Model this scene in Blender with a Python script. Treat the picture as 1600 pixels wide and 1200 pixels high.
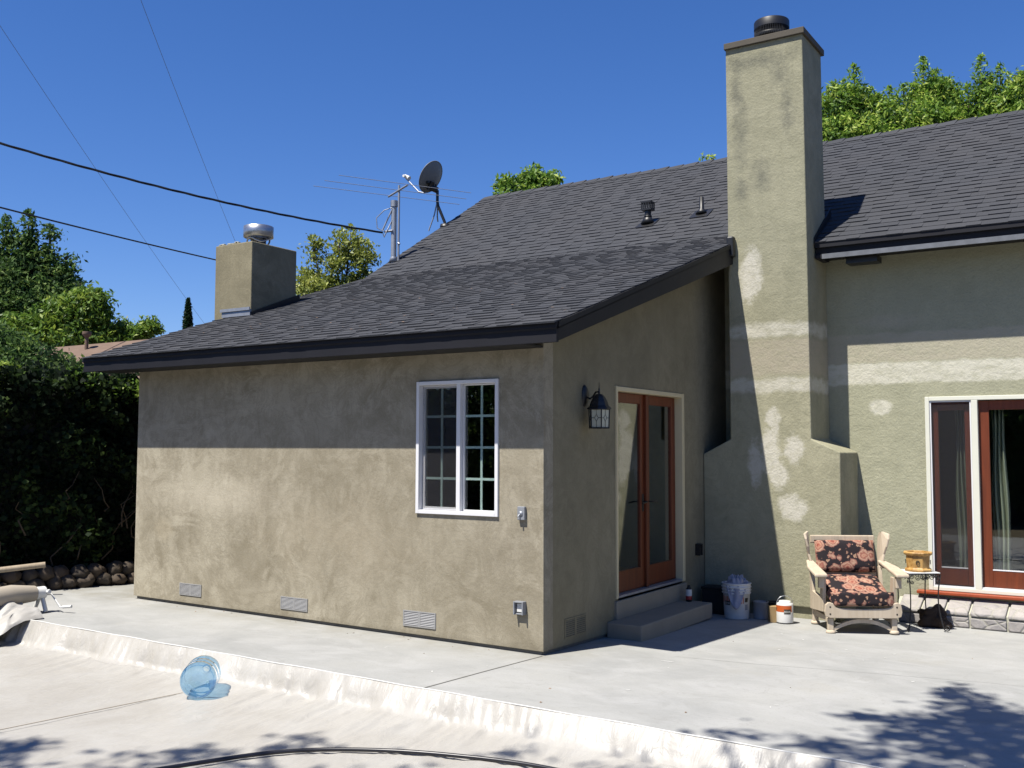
import bpy, math, random
import numpy as np
from mathutils import Vector, Matrix
R = math.radians
for o in list(bpy.data.objects): bpy.data.objects.remove(o)
S = bpy.context.scene
COL = S.collection
random.seed(7); rng = np.random.default_rng(7)

# ------------------------------------------------------------------ camera
yaw, pitch, roll = 0.57352932, 0.06487101, 0.00280197
cy_, sy_ = math.cos(yaw), math.sin(yaw)
F0 = Vector((-sy_, cy_, 0)); RT = Vector((cy_, sy_, 0)); UP = Vector((0, 0, 1))
Fw = F0*math.cos(pitch) + UP*math.sin(pitch); Uu = -F0*math.sin(pitch) + UP*math.cos(pitch)
rr = RT*math.cos(roll) + Uu*math.sin(roll); uu = -RT*math.sin(roll) + Uu*math.cos(roll)
cd = bpy.data.cameras.new('camera'); cam = bpy.data.objects.new('camera', cd); COL.objects.link(cam)
cam.matrix_world = Matrix(((rr.x, uu.x, -Fw.x, 4.511), (rr.y, uu.y, -Fw.y, -7.489), (rr.z, uu.z, -Fw.z, 1.76), (0, 0, 0, 1)))
cd.sensor_width = 36; cd.lens = 36*1574.11/1600; cd.clip_end = 2000; cd.clip_start = 0.05
S.camera = cam
# ------------------------------------------------------------------ light
SUN = Vector((-0.16, -0.51, 1.0)).normalized()
W = bpy.data.worlds.new('World'); S.world = W; W.use_nodes = True
nt = W.node_tree; bg = nt.nodes['Background']
sk = nt.nodes.new('ShaderNodeTexSky'); sk.sky_type = 'NISHITA'; sk.sun_disc = False
sk.sun_elevation = math.asin(SUN.z); sk.sun_rotation = math.atan2(SUN.x, SUN.y)
sk.altitude = 300; sk.air_density = 1.0; sk.dust_density = 0.2; sk.ozone_density = 3.5
hsv = nt.nodes.new('ShaderNodeHueSaturation'); hsv.inputs['Saturation'].default_value = 1.22; hsv.inputs['Value'].default_value = 1.0
nt.links.new(sk.outputs[0], hsv.inputs['Color'])
tint = nt.nodes.new('ShaderNodeMix'); tint.data_type = 'RGBA'; tint.blend_type = 'MULTIPLY'; tint.inputs[0].default_value = 1; tint.inputs[7].default_value = (0.98, 1.03, 1.36, 1)
nt.links.new(hsv.outputs[0], tint.inputs[6]); nt.links.new(tint.outputs[2], bg.inputs[0]); bg.inputs[1].default_value = 0.054
sd = bpy.data.lights.new('sun', 'SUN'); sd.energy = 5.0; sd.angle = R(0.53); sd.color = (1, 0.95, 0.86)
so = bpy.data.objects.new('sun', sd); COL.objects.link(so); so.location = (0, 0, 30)
so.rotation_euler = SUN.to_track_quat('Z', 'Y').to_euler()
S.view_settings.view_transform = 'Standard'; S.view_settings.look = 'None'; S.view_settings.gamma = 1
S.view_settings.exposure = 0.92
S.render.engine = 'CYCLES'

def gz(x, y): return -0.007*x - 0.02*y        # the patio falls very slightly

# ------------------------------------------------------------------ materials
class N:
    def __init__(s, name, rough=0.8, spec=0.3):
        s.m = bpy.data.materials.new(name); s.m.use_nodes = True; s.t = s.m.node_tree
        s.b = s.t.nodes['Principled BSDF']; s.out = s.t.nodes['Material Output']
        s.b.inputs['Roughness'].default_value = rough; s.b.inputs['Specular IOR Level'].default_value = spec
        s.tc = s.t.nodes.new('ShaderNodeTexCoord')
    def n(s, typ, **kw):
        n = s.t.nodes.new(typ)
        for k, v in kw.items(): setattr(n, k, v)
        return n
    def l(s, a, b): s.t.links.new(a, b)
    def obj(s): return s.tc.outputs['Object']
    def mapping(s, scale=(1, 1, 1), src=None, loc=(0, 0, 0), rot=(0, 0, 0)):
        m = s.n('ShaderNodeMapping'); m.inputs['Scale'].default_value = scale; m.inputs['Location'].default_value = loc; m.inputs['Rotation'].default_value = rot
        s.l(src or s.obj(), m.inputs[0]); return m.outputs[0]
    def noise(s, scale, detail=4, rough=0.55, src=None, dist=0):
        n = s.n('ShaderNodeTexNoise'); n.inputs['Scale'].default_value = scale; n.inputs['Detail'].default_value = detail
        n.inputs['Roughness'].default_value = rough; n.inputs['Distortion'].default_value = dist
        s.l(src or s.obj(), n.inputs['Vector']); return n.outputs['Fac']
    def ramp(s, fac, stops, interp='LINEAR'):
        r = s.n('ShaderNodeValToRGB'); r.color_ramp.interpolation = interp
        e = r.color_ramp.elements
        while len(e) < len(stops): e.new(0.5)
        for i, (p, c) in enumerate(stops):
            e[i].position = p; e[i].color = (c, c, c, 1) if isinstance(c, (int, float)) else (*c, 1)
        s.l(fac, r.inputs[0]); return r.outputs[0]
    def mix(s, fac, a, b, mode='MIX'):
        m = s.n('ShaderNodeMix', data_type='RGBA', blend_type=mode)
        for v, i in ((fac, 0), (a, 6), (b, 7)):
            if hasattr(v, 'links'): s.l(v, m.inputs[i])
            elif isinstance(v, tuple): m.inputs[i].default_value = (*v, 1)
            else: m.inputs[i].default_value = v
        return m.outputs[2]
    def math(s, op, a, b=0.0, clamp=False):
        m = s.n('ShaderNodeMath', operation=op); m.use_clamp = clamp
        for v, i in ((a, 0), (b, 1)):
            if hasattr(v, 'links'): s.l(v, m.inputs[i])
            else: m.inputs[i].default_value = v
        return m.outputs[0]
    def bump(s, h, strength=0.4, dist=0.01, prev=None):
        b = s.n('ShaderNodeBump'); b.inputs['Strength'].default_value = strength; b.inputs['Distance'].default_value = dist
        s.l(h, b.inputs['Height'])
        if prev: s.l(prev, b.inputs['Normal'])
        s.l(b.outputs[0], s.b.inputs['Normal']); return b.outputs[0]
    def color(s, c, K=None):
        k = 0.75 if K is None else K
        if hasattr(c, 'links'): s.l(s.mix(1.0, c, (k, k, k), 'MULTIPLY'), s.b.inputs['Base Color'])
        else: s.b.inputs['Base Color'].default_value = (*[x*k for x in c], 1)

def plain(name, c, rough=0.6, spec=0.3, metal=0, var=0.12, scale=6, bump=0):
    m = N(name, rough, spec); m.b.inputs['Metallic'].default_value = metal
    f = m.noise(scale, 5)
    m.color(m.mix(f, tuple(x*(1-var) for x in c), tuple(min(1, x*(1+var)) for x in c)))
    if bump: m.bump(m.noise(scale*8, 4), bump, 0.004)
    return m.m

def ell(m, c, r, ax, soft=0.35, wob=0.5, wscale=4.0):
    """a rounded worn patch at c (two coordinates in the wall's plane), radii r"""
    mp = m.mapping((1/r[0], 1/r[0] if ax == 'x' else 1, 1/r[1]), loc=(0, 0, 0))
    sep = m.n('ShaderNodeSeparateXYZ'); m.l(mp, sep.inputs[0])
    a = m.math('SUBTRACT', sep.outputs[0], c[0]/r[0]); b = m.math('SUBTRACT', sep.outputs[2], c[1]/r[1])
    d = m.math('SQRT', m.math('ADD', m.math('MULTIPLY', a, a), m.math('MULTIPLY', b, b)))
    nz = m.math('MULTIPLY', m.math('SUBTRACT', m.noise(wscale, 6, 0.7), 0.5), wob*2)
    d = m.math('ADD', d, nz); d = m.math('ADD', d, m.math('MULTIPLY', m.math('SUBTRACT', m.noise(22, 5, 0.75), 0.5), wob*0.9))
    k_ = m.math('DIVIDE', m.math('SUBTRACT', 1.0, d), soft, clamp=True); return m.math('MULTIPLY', k_, m.ramp(m.noise(16, 6, 0.75), [(0.3, 0.35), (0.55, 1.0)]))

def band(m, z0, z1, wob=0.05, soft=0.03, x0=None, x1=None, cutz=None):
    sep = m.n('ShaderNodeSeparateXYZ'); m.l(m.obj(), sep.inputs[0])
    z = m.math('ADD', sep.outputs[2], m.math('MULTIPLY', m.math('SUBTRACT', m.noise(3.5, 6, 0.7), 0.5), wob*2))
    a = m.math('DIVIDE', m.math('SUBTRACT', z, z0), soft, clamp=True)
    b = m.math('DIVIDE', m.math('SUBTRACT', z1, z), soft, clamp=True)
    r = m.math('MULTIPLY', m.math('MULTIPLY', a, b), m.ramp(m.noise(7, 7, 0.75, src=m.mapping((1, 1, 2))), [(0.3, 0.3), (0.55, 1.0)]))
    if x0 is not None: r = m.math('MULTIPLY', r, m.math('DIVIDE', m.math('SUBTRACT', sep.outputs[0], x0), 0.08, clamp=True))
    return r

def stucco(name, base, light, dark, rough_amt, patches=None):
    m = N(name, 0.92, 0.15)
    f1 = m.noise(1.3, 6, 0.62, dist=0.6); f2 = m.noise(5.0, 6, 0.65, dist=0.3); f3 = m.noise(0.45, 4, 0.6)
    c = m.mix(m.ramp(f1, [(0.38, 0.0), (0.62, 1.0)]), dark, light)
    c = m.mix(0.25, c, base)
    f5 = m.noise(1.9, 8, 0.72, src=m.mapping(loc=(11, 2, 7)), dist=2.2); c = m.mix(m.ramp(f5, [(0.47, 0.0), (0.56, 0.6), (0.7, 0.8)]), c, light)
    c = m.mix(m.ramp(f2, [(0.38, 0.0), (0.72, 0.55)]), c, light)
    c = m.mix(m.ramp(f3, [(0.42, 0.5), (0.62, 0.0)]), c, dark)
    f4 = m.noise(2.4, 8, 0.7, src=m.mapping(loc=(3, 9, 4)), dist=1.5); c = m.mix(m.ramp(f4, [(0.44, 0.0), (0.50, 0.38), (0.53, 0.05), (0.70, 0.0)]), c, dark)
    sm = m.mapping((9, 9, 1.6)); c = m.mix(m.ramp(m.noise(1.0, 5, 0.6, src=sm), [(0.5, 0.0), (0.78, 0.45)]), c, dark)
    grain = m.noise(90, 3, 0.6); c = m.mix(m.ramp(grain, [(0.3, 0.22), (0.5, 0.0)]), c, tuple(x*0.45 for x in dark))
    if patches: c = patches(m, c)
    m.color(c)
    h = m.math('ADD', m.math('MULTIPLY', m.noise(38, 6, 0.65), 1.0), m.math('MULTIPLY', m.noise(9, 3, 0.5), 0.9))
    m.bump(h, rough_amt, 0.012)
    return m.m

def p_wing(m, c):
    c = m.mix(m.math('MULTIPLY', ell(m, (-4.2, 1.25), (1.5, 0.28), 'x', 0.9, 0.9, 2.5), 0.6), c, (0.52, 0.47, 0.37))
    c = m.mix(m.math('MULTIPLY', ell(m, (-5.0, 0.85), (0.2, 0.16), 'x', 0.5, 0.3, 3), 0.4), c, (0.44, 0.38, 0.27))
    c = m.mix(m.math('MULTIPLY', ell(m, (-2.4, 0.9), (1.3, 0.5), 'x', 0.9, 1.0, 2.2), 0.38), c, (0.42, 0.36, 0.26))
    c = m.mix(m.math('MULTIPLY', ell(m, (-0.4, 1.0), (0.5, 0.7), 'x', 0.9, 1.0, 3), 0.4), c, (0.22, 0.19, 0.14))
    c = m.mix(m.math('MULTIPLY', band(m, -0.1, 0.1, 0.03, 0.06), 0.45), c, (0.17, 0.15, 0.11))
    return c
def p_chim(m, c):
    tan = (0.40, 0.36, 0.275); wht = (0.60, 0.575, 0.49); gry = (0.15, 0.15, 0.12)
    for cc, r_ in (((0.45, 5.9), (0.10, 0.35)), ((0.95, 6.05), (0.14, 0.3)), ((0.5, 5.4), (0.12, 0.5)), ((1.05, 5.6), (0.1, 0.35)), ((0.75, 4.9), (0.2, 0.25)), ((0.7, 6.25), (0.5, 0.14)), ((0.5, 4.75), (0.1, 0.2))):
        c = m.mix(m.math('MULTIPLY', ell(m, cc, r_, 'x', 1.0, 1.1, 5), 0.78), c, gry)
    c = m.mix(m.math('MULTIPLY', band(m, 2.58, 3.03, 0.05, 0.05), 0.85), c, tan)
    c = m.mix(m.math('MULTIPLY', band(m, 3.02, 3.22, 0.1, 0.06), 0.75), c, wht)
    c = m.mix(m.math('MULTIPLY', band(m, 2.40, 2.59, 0.1, 0.05), 0.8), c, wht)
    for cc, r_ in (((0.60, 3.76), (0.16, 0.36)), ((0.83, 2.11), (0.10, 0.14)), ((0.80, 1.78), (0.13, 0.32)), ((1.07, 1.75), (0.12, 0.2)), ((1.05, 1.12), (0.18, 0.17)), ((0.62, 1.6), (0.1, 0.3)), ((0.9, 1.5), (0.12, 0.2))):
        c = m.mix(m.math('MULTIPLY', ell(m, cc, r_, 'x', 0.4, 0.75, 6), 0.95), c, wht)
    return c
def p_main(m, c):
    tan = (0.45, 0.415, 0.32); wht = (0.64, 0.62, 0.52)
    c = m.mix(m.math('MULTIPLY', band(m, 2.74, 3.1, 0.06, 0.03), 0.8), c, tan)
    c = m.mix(m.math('MULTIPLY', band(m, 2.50, 2.76, 0.07, 0.03), 0.85), c, wht)
    c = m.mix(m.math('MULTIPLY', ell(m, (1.83, 2.25), (0.14, 0.10), 'x', 0.3, 0.4, 5), 0.85), c, wht)
    c = m.mix(m.math('MULTIPLY', ell(m, (1.95, 3.22), (0.5, 0.10), 'x', 0.6, 0.6, 5), 0.6), c, tan)
    return c
M = {}
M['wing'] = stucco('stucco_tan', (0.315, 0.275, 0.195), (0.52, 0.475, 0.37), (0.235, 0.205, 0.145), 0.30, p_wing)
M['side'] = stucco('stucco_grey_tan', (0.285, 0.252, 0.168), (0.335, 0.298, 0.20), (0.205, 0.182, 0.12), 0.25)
M['chim'] = stucco('stucco_chimney', (0.375, 0.362, 0.25), (0.43, 0.41, 0.29), (0.27, 0.262, 0.18), 0.55, p_chim)
M['main'] = stucco('stucco_main', (0.40, 0.395, 0.28), (0.445, 0.437, 0.315), (0.335, 0.333, 0.235), 0.6, p_main)
M['cap'] = plain('cap_concrete', (0.10, 0.088, 0.07), 0.85, bump=0.3)
M['fascia'] = plain('fascia_paint', (0.016, 0.016, 0.020), 0.6, 0.2, var=0.3, scale=3)
M['rake'] = plain('rake_paint', (0.018, 0.018, 0.019), 0.6, 0.25, var=0.35, scale=4, bump=0.2)
M['black'] = plain('black_metal', (0.012, 0.012, 0.013), 0.45, 0.5, var=0.3)
M['galv'] = plain('galvanized', (0.55, 0.56, 0.58), 0.35, 0.5, metal=0.9, var=0.15, scale=9)
M['ventm'] = plain('aluminium_vent', (0.36, 0.36, 0.36), 0.5, 0.4, metal=0.2, var=0.1)
M['galvd'] = plain('weathered_galvanized', (0.36, 0.38, 0.42), 0.5, 0.5, metal=0.5, var=0.3, scale=14)
M['strip'] = plain('peeling_metal_strip', (0.15, 0.16, 0.18), 0.6, 0.3, var=0.45, scale=9)
M['white'] = plain('white_vinyl', (0.78, 0.78, 0.80), 0.4, 0.4, var=0.03)
M['grid'] = plain('window_grid_white', (0.80, 0.90, 0.90), 0.4, 0.4, var=0.03)
M['cream'] = plain('cream_trim', (0.66, 0.57, 0.36), 0.5, 0.35, var=0.06)
M['cream2'] = plain('pale_trim', (0.72, 0.72, 0.62), 0.5, 0.35, var=0.05)
M['interior'] = plain('interior_wall', (0.10, 0.095, 0.085), 0.9)
M['floorin'] = plain('interior_floor', (0.06, 0.05, 0.04), 0.7)
M['concrete2'] = plain('step_concrete', (0.31, 0.28, 0.225), 0.9, 0.2, var=0.14, scale=5, bump=0.35)
M['leaf_dry'] = plain('dry_leaf', (0.30, 0.19, 0.11), 0.8)
M['rubber'] = plain('black_hose', (0.012, 0.012, 0.018), 0.35, 0.5, var=0.2)
M['plastic_w'] = plain('white_plastic', (0.74, 0.74, 0.72), 0.4, 0.4, var=0.04)
M['rope'] = plain('white_hem', (0.66, 0.66, 0.64), 0.7)
M['flint'] = plain('lantern_glass', (0.50, 0.50, 0.40), 0.25, 0.5, var=0.08)
M['rag'] = plain('blue_grey_rag', (0.36, 0.37, 0.44), 0.9, 0.1, var=0.2, scale=12, bump=0.4)
M['orange'] = plain('orange_label', (0.55, 0.12, 0.03), 0.45, var=0.05)
M['darklab'] = plain('dark_label', (0.05, 0.045, 0.035), 0.45)
M['ply'] = plain('plywood', (0.36, 0.25, 0.12), 0.8, var=0.15, scale=20)
M['rockd'] = plain('dark_rock', (0.05, 0.033, 0.022), 0.85, var=0.5, scale=9, bump=0.8)
M['crate'] = plain('black_plastic', (0.02, 0.019, 0.018), 0.6, var=0.2)
M['curt'] = plain('curtain_cloth', (0.50, 0.50, 0.40), 0.9, 0.1, var=0.08)
M['bark'] = plain('bark', (0.10, 0.075, 0.05), 0.95, 0.1, var=0.35, scale=8, bump=0.6)
M['beige'] = plain('beige_canvas', (0.42, 0.37, 0.30), 0.9, 0.1, var=0.08, scale=4, bump=0.2)
M['grey_paint'] = plain('grey_enamel', (0.26, 0.275, 0.30), 0.4, 0.5, var=0.08)
M['dishgrey'] = plain('dish_grey', (0.20, 0.21, 0.22), 0.5, 0.4, var=0.05)
M['red'] = plain('red_label', (0.35, 0.03, 0.03), 0.5)
M['nroof'] = plain('brown_shingles', (0.19, 0.135, 0.105), 0.95, 0.1, var=0.25, scale=5, bump=0.5)

def mk_wood(name, a, b, scale=1.0, rough=0.45):
    m = N(name, rough, 0.35)
    mp = m.mapping((14*scale, 14*scale, 1.2*scale)); f = m.noise(1.0, 6, 0.6, src=mp, dist=1.2)
    m.color(m.mix(m.ramp(f, [(0.3, 0.0), (0.7, 1.0)]), a, b)); m.bump(f, 0.12, 0.004); return m.m
M['redwood'] = mk_wood('mahogany', (0.11, 0.026, 0.009), (0.19, 0.042, 0.013), rough=0.45)
M['redsill'] = mk_wood('mahogany_sill', (0.30, 0.055, 0.018), (0.38, 0.08, 0.03), rough=0.4)
M['oak'] = mk_wood('pale_oak', (0.50, 0.41, 0.30), (0.62, 0.53, 0.41), rough=0.7)
M['greywood'] = mk_wood('weathered_plank', (0.30, 0.24, 0.17), (0.42, 0.35, 0.26), rough=0.85)

# shingles: tone attribute per tab and grains
m = N('asphalt_shingle', 0.95, 0.15)
at = m.n('ShaderNodeAttribute', attribute_name='tone')
c = m.mix(at.outputs['Fac'], (0.028, 0.031, 0.037), (0.056, 0.060, 0.069))
c = m.mix(m.ramp(m.noise(260, 2, 0.6), [(0.35, 0.0), (0.75, 0.6)]), c, (0.12, 0.12, 0.13))
c = m.mix(m.ramp(m.noise(0.8, 4), [(0.4, 0.0), (0.7, 0.22)]), c, (0.085, 0.08, 0.08))
m.color(c); m.bump(m.noise(240, 3, 0.7), 0.5, 0.004); M['shingle'] = m.m
M['deck'] = plain('roof_deck', (0.03, 0.03, 0.033), 0.9)

# patio concrete
m = N('patio_concrete', 0.85, 0.25)
f1 = m.noise(0.7, 6, 0.6, dist=0.8); f2 = m.noise(2.2, 8, 0.70, src=m.mapping((0.8, 1.15, 1)), dist=0.5); f3 = m.noise(60, 3)
c = m.mix(m.ramp(f1, [(0.35, 0.0), (0.68, 1.0)]), (0.304, 0.308, 0.300), (0.369, 0.369, 0.353))
c = m.mix(m.ramp(f2, [(0.45, 0.0), (0.72, 0.75)]), c, (0.418, 0.418, 0.410))
c = m.mix(m.ramp(f2, [(0.26, 0.6), (0.42, 0.0)]), c, (0.258, 0.262, 0.255))
c = m.mix(m.ramp(m.noise(1.1, 5, src=m.mapping(loc=(7, 3, 1))), [(0.6, 0.0), (0.75, 0.35)]), c, (0.327, 0.304, 0.243))
sp_ = m.n('ShaderNodeSeparateXYZ'); m.l(m.obj(), sp_.inputs[0])
near = m.math('MULTIPLY', m.math('DIVIDE', m.math('ADD', sp_.outputs[1], 0.5), 0.5, clamp=True), m.math('DIVIDE', m.math('SUBTRACT', 0.45, sp_.outputs[0]), 0.4, clamp=True))
c = m.mix(m.math('MULTIPLY', near, m.ramp(m.noise(3.1, 7, 0.7), [(0.35, 0.0), (0.6, 0.6)])), c, (0.24, 0.225, 0.18))
drip = m.ramp(m.noise(4.3, 9, 0.78, src=m.mapping(loc=(1, 8, 2)), dist=1.5), [(0.57, 0.0), (0.63, 0.45), (0.66, 0.1)])
c = m.mix(drip, c, (0.27, 0.265, 0.25))
c = m.mix(m.ramp(m.noise(34, 8, 0.8), [(0.66, 0.0), (0.70, 0.6)]), c, (0.19, 0.18, 0.16))
c = m.mix(m.ramp(f3, [(0.3, 0.25), (0.45, 0.0)]), c, (0.228, 0.228, 0.220))
c = m.mix(m.ramp(m.noise(13, 8, 0.8), [(0.68, 0.0), (0.74, 0.7)]), c, (0.471, 0.471, 0.456))
m.color(c, 0.79); m.bump(m.math('ADD', m.noise(120, 4, 0.6), m.noise(6, 3)), 0.18, 0.004); M['patio'] = m.m

# canvas / plastic pool cover
m = N('cover_canvas', 0.42, 0.4)
f1 = m.noise(1.6, 6, 0.6, dist=0.8)
c = m.mix(m.ramp(f1, [(0.3, 0.0), (0.7, 1.0)]), (0.396, 0.366, 0.323), (0.462, 0.436, 0.396))
c = m.mix(m.ramp(m.noise(7, 8, 0.8), [(0.66, 0.0), (0.75, 0.5)]), c, (0.330, 0.290, 0.238))
c = m.mix(m.ramp(m.noise(45, 5, 0.75), [(0.72, 0.0), (0.78, 0.5)]), c, (0.165, 0.145, 0.119))
m.color(m.mix(1.0, c, (1.0, 1.03, 1.06), 'MULTIPLY'))
w1 = m.noise(1.0, 4, 0.55, src=m.mapping((9, 3, 5), rot=(0, 0, 0.7)), dist=2.5)
w2 = m.noise(30, 3)
vn = m.n('ShaderNodeTexNoise', noise_type='RIDGED_MULTIFRACTAL'); vn.inputs['Scale'].default_value = 2.2; vn.inputs['Detail'].default_value = 4; vn.inputs['Distortion'].default_value = 1.2
m.l(m.mapping((1.6, 0.9, 1.0), rot=(0, 0, 0.5)), vn.inputs['Vector'])
m.bump(m.math('ADD', m.math('ADD', w1, m.math('MULTIPLY', w2, 0.10)), m.math('MULTIPLY', vn.outputs['Fac'], 0.35)), 0.38, 0.025); M['cover'] = m.m

m = N('soil', 0.95, 0.1); m.color(m.mix(m.noise(0.8, 8, 0.7), (0.10, 0.08, 0.05), (0.19, 0.16, 0.11))); m.bump(m.noise(20, 5), 0.6, 0.03); M['soil'] = m.m

# glass
def glass(name, tint, gl=1.0, base=0.04, mul=1.6):
    m = bpy.data.materials.new(name); m.use_nodes = True; t = m.node_tree; t.nodes.remove(t.nodes['Principled BSDF'])
    tr = t.nodes.new('ShaderNodeBsdfTransparent'); tr.inputs[0].default_value = (*tint, 1)
    g = t.nodes.new('ShaderNodeBsdfGlossy'); g.inputs['Roughness'].default_value = 0.01; g.inputs[0].default_value = (gl, gl, gl, 1)
    fr = t.nodes.new('ShaderNodeFresnel'); fr.inputs[0].default_value = 1.5
    ge = t.nodes.new('ShaderNodeNewGeometry'); io = t.nodes.new('ShaderNodeMath'); io.operation = 'MULTIPLY_ADD'; io.inputs[1].default_value = 1/1.5-1.5; io.inputs[2].default_value = 1.5
    t.links.new(ge.outputs['Backfacing'], io.inputs[0]); t.links.new(io.outputs[0], fr.inputs[0])
    mx = t.nodes.new('ShaderNodeMixShader'); mt = t.nodes.new('ShaderNodeMath'); mt.operation = 'MULTIPLY_ADD'
    mt.inputs[1].default_value = mul; mt.inputs[2].default_value = base - 0.02; mt.use_clamp = True
    t.links.new(fr.outputs[0], mt.inputs[0]); t.links.new(mt.outputs[0], mx.inputs[0])
    t.links.new(tr.outputs[0], mx.inputs[1]); t.links.new(g.outputs[0], mx.inputs[2])
    t.links.new(mx.outputs[0], t.nodes['Material Output'].inputs[0]); return m
M['glass'] = glass('window_glass', (0.85, 0.89, 0.87))
M['jug'] = glass('blue_bottle_plastic', (0.62, 0.80, 0.94), 1.0, 0.03, 1.6)
def screen(name, col, op):
    m = bpy.data.materials.new(name); m.use_nodes = True; t = m.node_tree; b = t.nodes['Principled BSDF']
    b.inputs['Base Color'].default_value = (*col, 1); b.inputs['Roughness'].default_value = 0.7
    tr = t.nodes.new('ShaderNodeBsdfTransparent'); mx = t.nodes.new('ShaderNodeMixShader'); mx.inputs[0].default_value = op
    t.links.new(tr.outputs[0], mx.inputs[1]); t.links.new(b.outputs[0], mx.inputs[2]); t.links.new(mx.outputs[0], t.nodes['Material Output'].inputs[0]); return m
M['screen'] = screen('insect_screen', (0.02, 0.02, 0.024), 0.22)
M['lantern'] = M['flint']

# leaves
def leafmat(name, a, b, c3=None, rough=0.5, spec=0.35):
    m = N(name, rough, spec); at = m.n('ShaderNodeAttribute', attribute_name='tone')
    col = m.ramp(at.outputs['Fac'], [(0.0, a), (0.75, b), (1.0, c3 or b)])
    m.color(col, 0.9)
    tl = m.n('ShaderNodeBsdfTranslucent'); mxx = m.n('ShaderNodeMixShader'); mxx.inputs[0].default_value = 0.3
    hs = m.n('ShaderNodeHueSaturation'); hs.inputs['Value'].default_value = 1.5; m.l(col, hs.inputs['Color']); m.l(hs.outputs[0], tl.inputs[0])
    m.l(m.b.outputs[0], mxx.inputs[1]); m.l(tl.outputs[0], mxx.inputs[2]); m.l(mxx.outputs[0], m.out.inputs[0]); return m.m
M['lf_dark'] = leafmat('leaf_dark', (0.025, 0.055, 0.018), (0.07, 0.13, 0.03), (0.14, 0.20, 0.05), 0.65, 0.2)
M['lf_light'] = leafmat('leaf_light', (0.05, 0.10, 0.015), (0.13, 0.22, 0.03), (0.24, 0.31, 0.05))
M['lf_yellow'] = leafmat('leaf_olive', (0.10, 0.13, 0.025), (0.22, 0.26, 0.05), (0.34, 0.36, 0.09))
M['lf_bright'] = leafmat('leaf_bright', (0.035, 0.085, 0.014), (0.17, 0.29, 0.035), (0.38, 0.46, 0.09), 0.55, 0.3)
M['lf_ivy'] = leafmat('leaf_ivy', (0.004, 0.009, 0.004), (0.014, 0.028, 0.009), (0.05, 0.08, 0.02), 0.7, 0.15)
M['lf_cyp'] = leafmat('leaf_cypress', (0.006, 0.02, 0.010), (0.015, 0.04, 0.018))

# flowery upholstery
m = N('floral_fabric', 0.85, 0.15)
src = m.mapping((1, 1, 1)); nz = m.n('ShaderNodeTexNoise'); nz.inputs['Scale'].default_value = 26; nz.inputs['Detail'].default_value = 3; m.l(src, nz.inputs['Vector'])
va = m.n('ShaderNodeVectorMath', operation='SCALE'); va.inputs['Scale'].default_value = 0.055; m.l(nz.outputs['Color'], va.inputs[0])
vb = m.n('ShaderNodeVectorMath', operation='ADD'); m.l(src, vb.inputs[0]); m.l(va.outputs[0], vb.inputs[1])
v1 = m.n('ShaderNodeTexVoronoi'); v1.inputs['Scale'].default_value = 7.2; v1.inputs['Randomness'].default_value = 0.7; m.l(vb.outputs[0], v1.inputs['Vector'])
v2 = m.n('ShaderNodeTexVoronoi'); v2.inputs['Scale'].default_value = 17; v2.inputs['Randomness'].default_value = 1; m.l(vb.outputs[0], v2.inputs['Vector'])
navy = (0.024, 0.019, 0.022)
flower = m.ramp(v1.outputs['Distance'], [(0.0, (0.08, 0.03, 0.03)), (0.10, (0.33, 0.10, 0.07)), (0.2, (0.44, 0.25, 0.17)), (0.30, (0.26, 0.09, 0.07)), (0.38, (0.46, 0.30, 0.21)), (0.49, (0.24, 0.10, 0.08)), (0.52, navy)], 'LINEAR')
leafy = m.ramp(v2.outputs['Distance'], [(0.0, (0.25, 0.12, 0.08)), (0.20, (0.40, 0.27, 0.18)), (0.27, (0.18, 0.08, 0.06)), (0.30, navy)])
isf = m.ramp(v1.outputs['Distance'], [(0.50, 0.0), (0.54, 1.0)])
m.color(m.mix(isf, flower, leafy)); m.bump(m.noise(400, 2), 0.2, 0.001); M['floral'] = m.m

# veneer stones and river stones: colour varies per object through random
def stonemat(name, a, b, mort=None):
    m = N(name, 0.75, 0.3); oi = m.n('ShaderNodeObjectInfo')
    c = m.mix(oi.outputs['Random'], a, b)
    c = m.mix(m.ramp(m.noise(9, 6, 0.65), [(0.35, 0.0), (0.7, 0.6)]), c, tuple(min(1, x*1.35) for x in b))
    v = m.n('ShaderNodeTexVoronoi', feature='DISTANCE_TO_EDGE'); v.inputs['Scale'].default_value = 5.5; v.inputs['Randomness'].default_value = 1
    m.l(m.mapping((1, 1, 1.6)), v.inputs['Vector'])
    if mort:
        c = m.mix(m.ramp(v.outputs['Distance'], [(0.02, 1.0), (0.045, 0.0)]), c, mort)
        m.color(c); m.bump(m.math('ADD', m.math('MULTIPLY', m.ramp(v.outputs['Distance'], [(0.0, 0.0), (0.10, 1.0)]), 1.5), m.noise(30, 4)), 0.5, 0.01)
    else:
        m.color(c); m.bump(m.noise(22, 5), 0.5, 0.01)
    return m.m
M['veneer'] = stonemat('grey_mauve_stone', (0.24, 0.23, 0.23), (0.35, 0.325, 0.305), (0.36, 0.345, 0.30))
M['mortar'] = plain('cream_mortar', (0.46, 0.45, 0.37), 0.9, 0.1, var=0.08, scale=20, bump=0.3)
M['river'] = stonemat('river_stone', (0.05, 0.043, 0.034), (0.085, 0.06, 0.04))

# terracotta-like yellow planter
m = N('glazed_ochre_pot', 0.45, 0.4); f = m.noise(14, 6, 0.7, dist=1)
m.color(m.ramp(f, [(0.3, (0.20, 0.09, 0.02)), (0.48, (0.48, 0.27, 0.08)), (0.7, (0.60, 0.40, 0.15))])); M['ochre'] = m.m

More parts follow.
